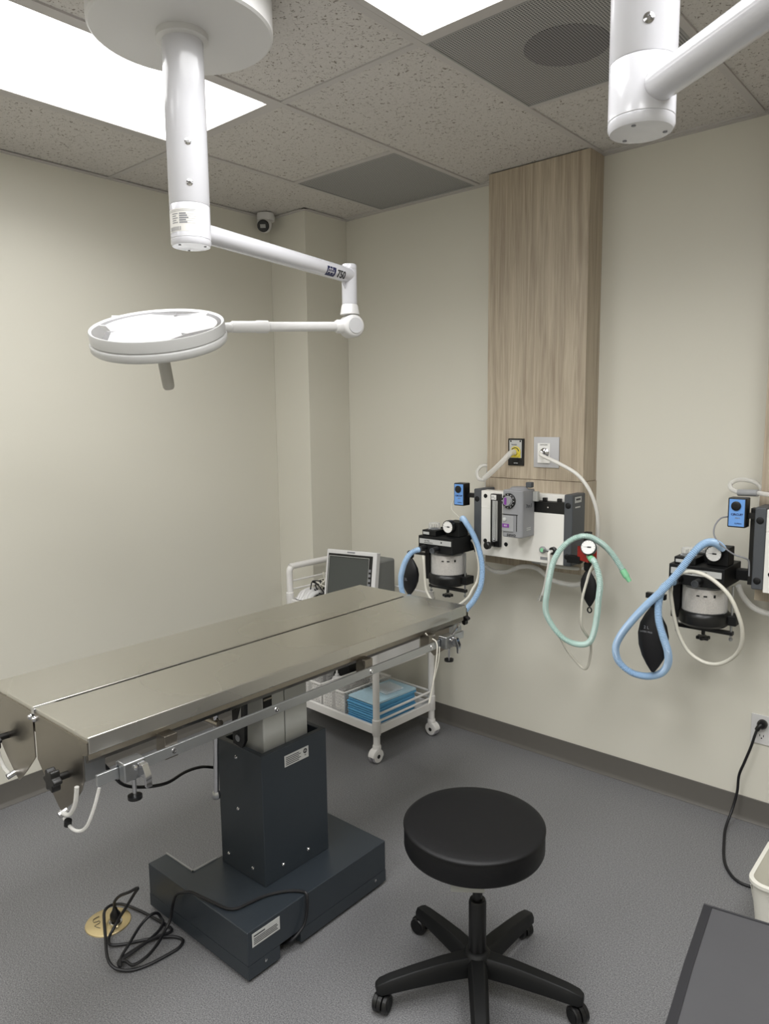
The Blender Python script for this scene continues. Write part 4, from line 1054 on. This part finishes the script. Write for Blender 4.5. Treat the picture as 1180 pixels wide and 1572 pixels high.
hose('loop_tube', [(2.30, -0.2, 1.352), (2.243, -0.2, 1.350), (2.200, -0.19, 1.352), (2.143, -0.17, 1.348), (2.102, -0.14, 1.356), (2.085, -0.1, 1.372), (2.103, -0.07, 1.386), (2.142, -0.05, 1.383), (2.172, -0.05, 1.368), (2.185, -0.06, 1.34), (2.18, -.06, 1.2), (2.172, -.06, 1.02)], .0085, 'clear_tube', 'translucent tube coiled above the right blue alarm box', 'tube')
tag(MB().cyl((2.135, -.172, 1.348), (2.205, -.192, 1.352), .0125, n=16).build('tube_connector', 'vaporizer_light'), 'grey tube connector above the right blue alarm box', 'connector')
hose('low_tube', [(2.15, -0.17, 1.0), (2.158, -0.16, 0.972), (2.175, -0.15, 0.942), (2.205, -0.15, 0.918), (2.255, -0.15, 0.905), (2.35, -.15, .905)], .0105, 'clear_tube', 'translucent tube under the gas machine at the right edge', 'tube')

# wall outlet and cord
wo = thing('wall_outlet', 'white duplex power outlet low on the back wall', 'outlet', (2.225, 0, .40))
box((2.180, -.006, .338), (2.262, -.0002, .458)).build('cover_plate', 'white_satin', wo, bevel=.002)
for z in (.425, .373):
    r_ = MB().lathe([(.0175, 0), (.0175, .0015), (0, .0015)], (2.221, -.006, z), (0, -1, 0), 26).build('receptacle', 'white_satin', wo)
    m = MB(); m.box((2.213, -.0079, z - .003), (2.2155, -.0076, z + .006)); m.box((2.2265, -.0079, z - .003), (2.229, -.0076, z + .006)); m.cyl((2.221, -.0076, z - .009), (2.221, -.0079, z - .009), .0028, n=10)
    m.build('slots', 'black_matte', r_)
MB().lathe([(.003, 0), (.003, .001), (0, .001)], (2.221, -.006, .399), (0, -1, 0), 10).build('screw', 'zinc', wo)
pc = thing('power_cord', 'black power cord plugged into the wall outlet', 'power cord', (2.221, -.04, .42))
MB().lathe([(.018, .0005), (.0185, .008), (.018, .016), (.013, .022), (0, .022)], (2.223, -.0078, .425), (0, -1, 0), 24).build('plug', 'black_plastic', pc)
MB().tube([(2.222, -.022, .425), (2.214, -.028, .415), (2.208, -.03, .402)], .009, 12).build('strain_relief', 'black_plastic', pc)
MB().tube([(2.208, -.03, .402), (2.202, -.035, .375), (2.192, -.038, .33), (2.172, -.04, .26), (2.155, -.04, .20), (2.152, -.042, .13), (2.142, -.06, .06), (2.138, -.12, .012), (2.152, -0.19, 0.006), (2.196, -0.344, 0.006), (2.240, -0.421, 0.006), (2.285, -0.451, 0.006), (2.340, -0.44, 0.006), (2.37, -.40, .006)], .0052, 10).build('cord', 'black_rubber', pc)

# ---------------------------------------------------------------- floor outlet and table cable
fo = thing('floor_outlet', 'round brass floor outlet cover under the black cable', 'floor outlet', (.757, -1.985, 0))
fd_ = MB().lathe([(.072, .0002), (.071, .003), (.068, .0045), (.0, .0045)], (.757, -1.985, 0), (0, 0, 1), 48).build('cover_plate', 'brass', fo)
m = MB()
lidp = [(.045, 210), (.052, 232), (.045, 250), (.030, 240), (.026, 262), (.043, 276), (.036, 310)]
pp = [(.757 + r * math.cos(math.radians(a - 20)), -1.985 + r * math.sin(math.radians(a - 20)), .0052) for r, a in lidp]
m.tube(pp, .0008, 5, k=2).build('lid_outline', 'print_dark', fo)
MB().lathe([(.021, .0045), (.021, .010), (.016, .012), (0, .011)], (.782, -1.972, 0), (0, 0, 1), 26).build('socket', 'chrome', fo)
CORD = [(0.782, -1.972, 0.045), (0.785, -1.975, 0.070), (0.808, -1.982, 0.100), (0.839, -1.980, 0.130), (0.886, -1.975, 0.160), (0.926, -1.966, 0.188), (0.896, -1.965, 0.150), (0.862, -1.972, 0.100), (0.831, -1.984, 0.050), (0.829, -2.008, 0.020), (0.844, -2.030, 0.012), (0.871, -2.039, 0.010), (0.895, -2.016, 0.008), (0.922, -1.974, 0.008), (0.952, -1.930, 0.008), (0.981, -1.897, 0.008), (1.006, -1.880, 0.006), (1.028, -1.880, 0.006), (1.043, -1.905, 0.006), (1.042, -1.951, 0.006), (1.035, -2.004, 0.006), (1.019, -2.046, 0.006), (0.999, -2.073, 0.012), (0.976, -2.088, 0.020), (0.937, -2.084, 0.030), (0.862, -2.049, 0.036), (0.787, -2.013, 0.040), (0.744, -1.988, 0.036), (0.724, -1.958, 0.030), (0.728, -1.927, 0.020), (0.749, -1.905, 0.010), (0.809, -1.890, 0.008), (0.862, -1.880, 0.006), (0.906, -1.875, 0.006), (0.950, -1.872, 0.006), (0.968, -1.890, 0.012), (0.959, -1.934, 0.016), (0.956, -1.994, 0.016), (0.958, -2.058, 0.012), (0.985, -2.068, 0.014), (0.958, -2.050, 0.020), (0.937, -2.011, 0.030), (0.903, -1.953, 0.040), (0.896, -1.912, 0.050), (0.892, -1.885, 0.040), (0.897, -1.875, 0.020), (0.915, -1.880, 0.012), (0.937, -1.913, 0.012), (0.960, -1.977, 0.018), (0.967, -2.045, 0.018), (0.968, -2.060, 0.016), (0.982, -2.050, 0.018), (1.014, -2.043, 0.018), (1.019, -2.001, 0.022), (0.998, -1.950, 0.024), (0.967, -1.905, 0.026), (0.962, -1.880, 0.050), (0.972, -1.876, 0.100), (1.000, -1.878, 0.150), (1.034, -1.875, 0.172), (1.059, -1.860, 0.176), (1.107, -1.848, 0.171), (1.159, -1.838, 0.1695), (1.198, -1.830, 0.1695), (1.221, -1.810, 0.1695), (1.230, -1.769, 0.1695), (1.240, -1.720, 0.1695), (1.258, -1.682, 0.1695), (1.285, -1.648, 0.1695), (1.311, -1.630, 0.1695), (1.328, -1.626, 0.168), (1.336, -1.628, 0.150), (1.338, -1.634, 0.11), (1.338, -1.645, 0.080), (1.334, -1.665, 0.060), (1.322, -1.690, 0.040), (1.29, -1.70, .02)]
tcb = thing('table_power_cable', 'long black cable tangled over the brass floor outlet', 'power cord', (.782, -1.972, .01))
MB().lathe([(.012, .012), (.017, .018), (.017, .035), (.009, .048), (.006, .06)], (.782, -1.972, 0), (0, 0, 1), 20).build('plug', 'black_plastic', tcb)
MB().tube(CORD, .0048, 8, 5).build('cable', 'black_rubber', tcb)

# ================================================================== CART
CT = thing('utility_cart', 'white plastic rolling cart with two shelves behind the table', 'cart', (.38, -.37, 0))
FR, BR, FL, BLp = Vector((.69, -.575, 0)), Vector((.705, -.165, 0)), Vector((.065, -.545, 0)), Vector((.08, -.14, 0))
uX = (FR - FL).normalized(); uY = (BR - FR).normalized()
def quad(z, inset=0.0):
    return [FL + uX * inset + uY * inset + Vector((0, 0, z)), FR - uX * inset + uY * inset + Vector((0, 0, z)), BR - uX * inset - uY * inset + Vector((0, 0, z)), BLp + uX * inset - uY * inset + Vector((0, 0, z))]
for (z, nm) in ((.135, 'lower_shelf'), (.655, 'top_shelf')):
    MB().prism(quad(z, -.005), (0, 0, .014)).build(nm, 'cart_white', CT, bevel=.003)
    m = MB(); Q = quad(z, 0)
    for i in range(4):
        a, b_ = Q[i], Q[(i + 1) % 4]; d = (b_ - a).normalized(); nn = Vector((d.y, -d.x, 0)) * .008
        m.prism([a - nn - d * .005, b_ - nn + d * .005, b_ + nn + d * .005, a + nn - d * .005], (0, 0, .042))
    m.build('shelf_rim', 'cart_white', CT, bevel=.003)
for P_, zt_ in ((FR, .72), (BR, .76), (FL, .84), (BLp, .84)):
    MB().cyl(P_ + Vector((0, 0, .075)), P_ + Vector((0, 0, zt_)), .0165, n=24).build('post', 'cart_white', CT)
    for z in (.135, .655):
        MB().lathe([(.0175, -.004), (.0205, 0), (.0205, .075), (.0175, .078)], P_ + Vector((0, 0, z)), (0, 0, 1), 24).build('post_collar', 'cart_white', CT)
    # caster
    fk = MB().lathe([(.019, .010), (.021, .004), (.021, -.02), (.018, -.026)], P_ + Vector((0, 0, .075)), (0, 0, 1), 20).build('caster_fork', 'cart_white', CT)
    hd_ = uY * -1 if P_ is FR else uX
    sd_ = Vector((hd_.y, -hd_.x, 0))
    pts = []
    c = P_ + hd_ * .008 + Vector((0, 0, .034))
    for s_ in (-1, 1):
        MB().cyl(c + sd_ * s_ * .018, c + sd_ * s_ * .004, .033, n=28, bev=.004).build('caster_wheel', 'wheel_grey', CT)
        MB().cyl(c + sd_ * s_ * .0205, c + sd_ * s_ * .0182, .029, n=24).build('wheel_cover', 'cart_white', CT)
        MB().cyl(c + sd_ * s_ * .0212, c + sd_ * s_ * .0204, .010, n=16).build('wheel_hub', 'black_plastic', CT)
    hp = [c + hd_ * .036 * math.cos(math.radians(q_)) + Vector((0, 0, .036 * math.sin(math.radians(q_)))) for q_ in range(0, 200, 18)]
    MB().prism([p_ - sd_ * .019 for p_ in hp], sd_ * .038).build('caster_hood', 'cart_white', CT, bevel=.003)
hz = .868
MB().tube([FL + Vector((0, 0, .82)), FL + Vector((0, 0, .845)), FL + uY * .012 + Vector((0, 0, .862)), FL + uY * .04 + Vector((0, 0, hz)), BLp - uY * .04 + Vector((0, 0, hz)), BLp - uY * .012 + Vector((0, 0, .862)), BLp + Vector((0, 0, .845)), BLp + Vector((0, 0, .82))], .0165, 20, k=5).build('push_handle', 'cart_white', CT)
for z in (.232, .198):
    MB().cyl(FR + Vector((0, 0, z)), BR + Vector((0, 0, z)), .006, n=12).build('guard_rail', 'cart_white', CT)
    MB().cyl(BLp + Vector((0, 0, z)), BR + Vector((0, 0, z)), .006, n=12).build('guard_rail', 'cart_white', CT)
    MB().cyl(FL + Vector((0, 0, z)), BLp + Vector((0, 0, z)), .006, n=12).build('guard_rail', 'cart_white', CT)
for z in (.79, .745):
    MB().cyl(FL + Vector((0, 0, z)), BLp + Vector((0, 0, z)), .005, n=12).build('guard_rail', 'cart_white', CT)
for z in (.79, .75)[1:]:
    MB().cyl(BLp + Vector((0, 0, z)), BR + Vector((0, 0, z)), .005, n=12).build('guard_rail', 'cart_white', CT)
# white hanging bin on the right side of the cart
hb = thing('hanging_bin', 'white plastic bin hung inside the right end of the cart', 'bin', (.64, -.36, .48))
q = [FR - uX * .030 + uY * .035, BR - uX * .030 - uY * .035]
def bin_ring(z, k):
    a = q[0] + uY * .02 * k; b_ = q[1] - uY * .02 * k
    return [a - uX * (.22 - .02 * k) + Vector((0, 0, z)), a + Vector((0, 0, z)), b_ + Vector((0, 0, z)), b_ - uX * (.22 - .02 * k) + Vector((0, 0, z))]
r0, r1 = bin_ring(.43, 1), bin_ring(.652, 0)
MB().add(r0 + r1, [(3, 2, 1, 0), (0, 1, 5, 4), (1, 2, 6, 5), (2, 3, 7, 6), (3, 0, 4, 7), (4, 5, 6, 7)]).build('tub', 'white_satin', hb, bevel=.012, seg=3)
MB().cyl(q[0] + uX * .018 + Vector((0, 0, .44)), q[1] + uX * .018 + Vector((0, 0, .44)), .007, n=12).build('lower_bar', 'cart_white', hb)

# monitor on the top shelf
M = thing('patient_monitor', 'white framed flat patient monitor with dark screen on the cart', 'monitor', (.43, -.45, .669))
mx = Matrix.Translation((.402, -.462, .669)) @ Matrix.Rotation(math.radians(13), 4, 'Z') @ Matrix.Rotation(math.radians(-10), 4, 'X')
hh = .305; hw = .147
MB(mx).box((-hw, 0, .0), (hw, .038, hh)).build('frame', 'white_satin', M, bevel=.005, seg=3)
MB(mx).box((-hw + .013, -.0015, .012), (hw - .022, -.0001, hh - .020)).build('bezel', 'black_plastic', M)
MB(mx).box((-hw + .024, -.0030, .02), (hw - .046, -.0016, hh - .038)).build('screen', 'screen_off', M)
m = MB(mx)
a0, a1, b0_, b1 = -hw + .021, hw - .043, .018, hh - .034
for qd in (((a0, b1), (a1, b1 + .003)), ((a0 - .003, b0_), (a0, b1 + .003)), ((a1, b0_), (a1 + .002, b1 + .003))):
    m.box((qd[0][0], -.0036, qd[0][1]), (qd[1][0], -.0016, qd[1][1]))
m.build('screen_border', 'column_grey', M)
for k in range(4):
    MB(mx).box((hw - .039, -.0030, hh - .10 - k * .024), (hw - .028, -.0016, hh - .086 - k * .024)).build('button', 'print_grey', M)
MB(mx).box((-.025, -.0012, hh - .013), (.02, -.0001, hh - .006)).build('badge', 'print_grey', M)
# grey unit behind it
gb = thing('grey_device', 'grey plastic device box behind the monitor on the cart', 'device', (.52, -.26, .669))
MB().box((.32, -.35, .669), (.475, -.17, .905)).build('case', 'monitor_grey', gb, bevel=.012, seg=3)
MB().box((.34, -.352, .70), (.46, -.3502, .79)).build('front_panel', 'frame_grey', gb)
# cable tangle
tg = MB(); rnd = random.Random(3)
def tangle(c, rx, ry, rz, n, r, name, m, lb):
    tb_ = MB()
    for i in range(n):
        p = Vector(c) + Vector((rnd.uniform(-rx, rx), rnd.uniform(-ry, ry), rnd.uniform(.0, rz * .6))); pts = [p]
        for k in range(7):
            p = Vector(c) + Vector((rnd.uniform(-rx, rx), rnd.uniform(-ry, ry), rnd.uniform(.0, rz)))
            pts.append(p)
        tb_.tube(pts, r, 5, 5)
    return tag(tb_.build(name, m), lb, 'cables')
tangle((.215, -.40, .682), .045, .06, .155, 7, .0028, 'cable_bundle', 'tube_cream', 'tangled beige cables left of the monitor on the cart')
tangle((.195, -.42, .682), .055, .05, .11, 4, .0032, 'lead_bundle', 'black_rubber', 'tangled black leads left of the monitor on the cart')
tw = MB().prism([(.10, -.52, .670), (.19, -.53, .670), (.20, -.38, .670), (.11, -.37, .670)], (0, 0, .02))
for i in range(5):
    tw.tube([(.10 + .018 * i, -.525, .69), (.095 + .02 * i, -.48, .725 + .01 * (i % 2)), (.10 + .02 * i, -.42, .715 + .012 * (i % 3)), (.11 + .02 * i, -.375, .69)], .012, 8)
tag(tw.build('crumpled_wrap', 'white_satin'), 'crumpled clear plastic wrap at the left end of the cart top', 'plastic wrap')

# lower shelf: baskets, pads, black pouch, bottle
def basket(c, sx, sy, h, z, ang, lb):
    t = thing('perforated_basket', lb, 'basket', (c[0], c[1], z))
    X = Matrix.Translation((c[0], c[1], z)) @ Matrix.Rotation(ang, 4, 'Z')
    MB(X).box((-sx / 2 + .01, -sy / 2 + .01, 0), (sx / 2 - .01, sy / 2 - .01, .004)).build('bottom', 'cart_white', t)
    for (ax, ln, off, dr) in (('x', sx, -sy / 2, 1), ('x', sx, sy / 2, -1), ('y', sy, -sx / 2, 1), ('y', sy, sx / 2, -1)):
        m = MB(X)
        n = max(4, int(ln / .0135)); nr = 6
        pit = ln / n; rh = h / (nr + 1.2)
        th = .0025
        def bx(l0, l1, z0, z1):
            if ax == 'x': m.box((l0, off - th, z0), (l1, off + th, z1))
            else: m.box((off - th, l0, z0), (off + th, l1, z1))
        for k in range(n + 1):
            x = -ln / 2 + k * pit
            bx(x - pit * .27, x + pit * .27, 0, h)
        for j in range(nr + 2):
            zz = j * rh * 1.0
            bx(-ln / 2, ln / 2, zz - (0 if j == 0 else rh * .25), min(h, zz + rh * .27))
        bx(-.012, .012, 0, h)
        m.build('perforated_side', 'cart_white', t)
    m = MB(X)
    e = .006
    m.box((-sx / 2 - e, -sy / 2 - e, h - .004), (sx / 2 + e, -sy / 2 + .004, h + .004)); m.box((-sx / 2 - e, sy / 2 - .004, h - .004), (sx / 2 + e, sy / 2 + e, h + .004))
    m.box((-sx / 2 - e, -sy / 2 - e, h - .0038), (-sx / 2 + .004, sy / 2 + e, h + .0038)); m.box((sx / 2 - .004, -sy / 2 - e, h - .0038), (sx / 2 + e, sy / 2 + e, h + .0038))
    m.build('rim', 'cart_white', t, bevel=.001)
    return t
zs_ = .1495
basket((.365, -.36), .155, .33, .115, zs_, math.radians(-3), 'white perforated basket next to the blue pads')
basket((.180, -.345), .165, .34, .115, zs_, math.radians(-3), 'white perforated basket holding a black pouch, left on shelf')
pk = MB()
pk_pts = [(.11, -.36, .17), (.12, -.30, .25), (.14, -.22, .315), (.19, -.20, .33), (.235, -.21, .32), (.24, -.25, .27), (.245, -.32, .20), (.23, -.38, .17)]
po = thing('black_pouch', 'black fabric pouch with ring standing in the left basket', 'pouch', (.18, -.28, .16))
MB().prism([(.115, -.30, .156), (.12, -.30, .23), (.14, -.30, .275), (.175, -.30, .305), (.215, -.30, .315), (.24, -.30, .30), (.245, -.30, .23), (.24, -.30, .156)], (0, .09, 0)).build('pouch', 'black_matte', po, bevel=.02, seg=3)
MB().tube([(.205 + .010 * math.cos(2 * PI * k / 12), -.255, .322 + .011 * math.sin(2 * PI * k / 12)) for k in range(13)], .003, 6, k=0).build('ring', 'black_plastic', po)
bt = thing('squeeze_bottle', 'small white squeeze bottle in the left basket', 'bottle', (.215, -.36, .16))
MB().lathe([(.026, 0), (.028, .004), (.028, .085), (.022, .098), (.012, .104)], (.215, -.36, .1545), (0, 0, 1), 24).build('body', 'white_satin', bt)
MB().lathe([(.012, .103), (.012, .112), (.006, .116), (.0045, .150), (0, .150)], (.215, -.36, .1545), (0, 0, 1), 18).build('nozzle', 'white_satin', bt)
# folded blue pads, one object each
pw, pd = .185, .30
for k in range(9):
    X = Matrix.Translation((.558 + rnd.uniform(-.004, .004), -.385 + rnd.uniform(-.006, .006), .1497 + k * .0128)) @ Matrix.Rotation(math.radians(-3 + rnd.uniform(-1.5, 1.5)), 4, 'Z')
    o = MB(X)
    g = 6; top = []; bot = []
    # folded pad: two layers meeting in a rounded fold at the front
    prof = [(-pd / 2 + .004, .0005), (pd / 2, .0005), (pd / 2, .0118), (-pd / 2 + .004, .0118), (-pd / 2 - .001, .0095), (-pd / 2 - .002, .006), (-pd / 2 - .001, .0028)]
    o.prism([(-pw / 2, y, z) for y, z in prof], (pw, 0, 0))
    ob = o.build('absorbent_pad', 'blue_pad_light' if k == 8 else 'blue_pad', bevel=.002)
    tag(ob, 'light blue folded pad, topmost of the stack on the cart' if k == 8 else
        ('folded blue absorbent pad, bottom one of the cart stack' if k == 0 else 'folded blue absorbent pad in the middle of the cart stack'), 'pad', 'folded blue pads on the cart')
    if 0 < k < 8: ob['label'] = 'folded blue pad, %s from the bottom of the cart stack' % ['', 'second', 'third', 'fourth', 'fifth', 'sixth', 'seventh', 'eighth'][k]
MB2 = thing('clear_package', 'clear plastic package lying on the blue pads', 'package', (.57, -.33, .267))
MB().prism([(.49, -.40, .2665), (.62, -.42, .2665), (.63, -.30, .2665), (.52, -.28, .2665)], (0, 0, .010)).build('pouch', 'clear_plastic', MB2, bevel=.003)
MB().box((.53, -.37, .2685), (.60, -.35, .2735)).build('contents', 'column_grey', MB2)

# ================================================================== STOOL
SC = Vector((1.842, -1.440, 0))
S = thing('rolling_stool', 'round black padded stool on five-star base with casters', 'stool', (SC.x, SC.y, 0))
MB().lathe([(0, .0), (.185, .0), (.192, .004), (.1955, .012), (.1955, .062), (.194, .0665)], (SC.x - .008, SC.y - .008, .443), (0, 0, 1), 80).build('seat_side', 'black_vinyl', S, angle=50)
MB().lathe([(.1945, .0665), (.1970, .0675), (.1972, .0705), (.194, .0735), (.185, .0765), (.150, .0785), (.08, .080), (0, .080)], (SC.x - .008, SC.y - .008, .443), (0, 0, 1), 80).build('seat_top', 'black_vinyl', S, angle=60)
MB().prism([(1.857, -1.590, .390), (1.928, -1.536, .390), (1.806, -1.378, .390), (1.735, -1.432, .390)], (0, 0, .0525)).build('mount_plate', 'column_grey', S, bevel=.002)
MB().cyl((SC.x, SC.y, .26), (SC.x, SC.y, .40), .014, n=20).build('gas_piston', 'black_plastic', S)
MB().lathe([(.025, .07), (.025, .275), (.022, .283), (.014, .284)], (SC.x, SC.y, 0), (0, 0, 1), 28).build('column_sleeve', 'black_plastic', S)
MB().lathe([(.036, .062), (.042, .070), (.042, .112), (.034, .125), (.026, .130)], (SC.x, SC.y, 0), (0, 0, 1), 32).build('hub', 'black_matte', S)
for k in range(5):
    a = math.radians(234 + 72 * k)
    d = Vector((math.cos(a), math.sin(a), 0)); n_ = Vector((-d.y, d.x, 0))
    vs = []; fs = []
    st_ = [(.030, .098, .028, .064, .120), (.10, .0, .026, .064, .117), (.19, 0, .024, .060, .105), (.255, 0, .023, .056, .094), (.285, 0, .022, .054, .086), (.298, 0, .015, .056, .078)]
    for (r_, _, hw_, zb_, zt2) in st_:
        c = SC + d * r_
        for (s_, z_) in ((-1, zb_), (-1.0, zt2 - .014), (-.62, zt2), (.62, zt2), (1.0, zt2 - .014), (1, zb_)):
            vs.append(c + n_ * hw_ * s_ + Vector((0, 0, z_)))
    for i in range(len(st_) - 1):
        for j in range(6):
            fs.append((i * 6 + j, i * 6 + (j + 1) % 6, (i + 1) * 6 + (j + 1) % 6, (i + 1) * 6 + j))
    fs.append(tuple(range(6))); fs.append(tuple(len(vs) - 6 + j for j in range(6)))
    MB().add(vs, fs).build('leg', 'black_matte', S, bevel=.003, angle=50)
    ca = SC + d * .275
    wa = a + [0.9, .5, -.7, 1.2, .4][k]
    wd = Vector((math.cos(wa), math.sin(wa), 0)); wn = Vector((-wd.y, wd.x, 0))
    wc = ca + wd * .012 + Vector((0, 0, .0255))
    MB().cyl(ca + Vector((0, 0, .05)), ca + Vector((0, 0, .062)), .010, n=14).build('caster_stem', 'black_plastic', S)
    for s_ in (-1, 1):
        w_ = MB().cyl(wc + wn * s_ * .022, wc + wn * s_ * .006, .0255, n=26, bev=.003).build('caster_wheel', 'black_plastic', S)
        MB().lathe([(.018, 0), (.018, .0012), (0, .0012)], wc + wn * s_ * .0221, wn * s_, 20).build('wheel_cap', 'black_matte', w_)
    hc = []
    for j in range(11):
        b_ = math.radians(-10 + 200 * j / 10)
        hc.append(wc + wd * .029 * math.cos(b_) + Vector((0, 0, .029 * math.sin(b_))) - wn * .0055)
    hc2 = [wc - wn * .0055 + Vector((0, 0, 0))]
    MB().prism(hc, wn * .011).build('caster_hood', 'black_plastic', S)

# ================================================================== CUSHIONED SEAT, BIN
ch = thing('padded_seat', 'dark grey vinyl padded seat with black piping at bottom right', 'seat', (2.65, -1.65, 0))
sh = [(2.406, -1.296), (2.85, -1.215), (2.90, -1.23), (2.93, -1.28), (2.96, -1.78), (2.93, -1.83), (2.53, -1.865), (2.492, -1.84), (2.474, -1.80), (2.463, -1.70), (2.437, -1.53)]
MB().prism([(x, y, .40) for x, y in sh], (0, 0, .048)).build('cushion', 'grey_vinyl', ch, bevel=.008, seg=3)
cxm = sum(p[0] for p in sh) / len(sh); cym = sum(p[1] for p in sh) / len(sh)
band = MB()
ln_ = [(2.406, -1.296), (2.437, -1.53), (2.463, -1.70), (2.474, -1.80), (2.492, -1.84), (2.53, -1.865), (2.93, -1.83)]
for i in range(len(ln_) - 1):
    (xa, ya), (xb, yb) = ln_[i], ln_[i + 1]
    da = .020
    def inn(x, y):
        v = Vector((cxm - x, cym - y, 0)); v.normalize(); return (x + v.x * da, y + v.y * da * .4)
    A_ = (xa + .0, ya); 
    ia = (xa + .019, ya + .003) if i < 4 else (xa + .006, ya + .018); ib = (xb + .019, yb + .003) if i + 1 < 4 else (xb + .006, yb + .018)
    band.prism([(xa, ya, .4465), (xb, yb, .4465), (ib[0], ib[1], .4465), (ia[0], ia[1], .4465)], (0, 0, .0035))
band.build('edge_binding', 'grey_piping', ch)
MB().tube([(x, y, .4475) for x, y in [(2.408, -1.297), (2.55, -1.272), (2.70, -1.243), (2.85, -1.217)]], .0035, 8, k=3).build('piping', 'grey_piping', ch)
for (x, y) in ((2.53, -1.37), (2.82, -1.33), (2.58, -1.76), (2.86, -1.74)):
    MB().cyl((x, y, 0), (x, y, .401), .014, n=16).build('leg', 'black_plastic', ch)

bn = thing('white_bin', 'white plastic waste bin with woven texture on floor at right', 'bin', (2.53, -.68, 0))
def rrect(x0, x1, ya, yb, r, z, n=6):
    out = []
    for (cx, cy, a0) in ((x1 - r, yb - r, 0), (x0 + r, yb - r, 90), (x0 + r, ya + r, 180), (x1 - r, ya + r, 270)):
        for k in range(n + 1):
            a = math.radians(a0 + 90 * k / n); out.append((cx + r * math.cos(a), cy + r * math.sin(a), z))
    return out
def ringmesh(rings, close_bottom=True):
    n = len(rings[0]); vs = [p for r in rings for p in r]; fs = []
    for i in range(len(rings) - 1):
        for k in range(n): fs.append((i * n + k, i * n + (k + 1) % n, (i + 1) * n + (k + 1) % n, (i + 1) * n + k))
    return vs, fs
bx0, bx1, bya, byb = 2.385, 2.66, -.80, -.50
R1 = rrect(bx0 + .025, bx1 - .025, bya + .025, byb - .025, .035, .0); R2 = rrect(bx0, bx1, bya, byb, .045, .24)
R3 = rrect(bx0 + .005, bx1 - .005, bya + .005, byb - .005, .041, .24); R4 = rrect(bx0 + .029, bx1 - .029, bya + .029, byb - .029, .03, .006)
vs, fs = ringmesh([R1, R2, R3, R4]); n = len(R1)
fs.append(tuple(range(n))); fs.append(tuple(3 * n + k for k in range(n)))
MB().add(vs, fs).build('tub', 'bin_white', bn)
Ra = rrect(bx0 - .006, bx1 + .006, bya - .006, byb + .006, .05, .232); Rb = rrect(bx0 - .006, bx1 + .006, bya - .006, byb + .006, .05, .242)
Rc = rrect(bx0 + .006, bx1 - .006, bya + .006, byb - .006, .040, .244); Rd = rrect(bx0 + .004, bx1 - .004, bya + .004, byb - .004, .042, .230)
vs, fs = ringmesh([Ra, Rb, Rc, Rd, Ra])
MB().add(vs, fs).build('rim', 'bin_white', bn, angle=60)
# woven relief: crossing ribs on the front and left sides
m = MB()
for k in range(9):
    xa = bx0 + .035 + k * .027
    for sg in (-1, 1):
        x2 = xa + sg * .06
        if bx0 + .03 < x2 < bx1 - .03:
            f0 = 1 - .02 / .24
            m.tube([(xa, bya + .022, .03), ((xa + x2) / 2, bya + .0115, .125), (x2, bya + .002, .215)], .0018, 5, k=2)
for k in range(9):
    ya = bya + .035 + k * .028
    for sg in (-1, 1):
        y2 = ya + sg * .06
        if bya + .03 < y2 < byb - .03:
            m.tube([(bx0 + .022, ya, .03), (bx0 + .0115, (ya + y2) / 2, .125), (bx0 + .002, y2, .215)], .0018, 5, k=2)
m.build('woven_relief', 'bin_white', bn)
MB().cyl((bx0 + .03, byb - .19, .15), (bx1 - .03, byb - .12, .215), .006, n=10).build('inner_bar', 'bin_white', bn)
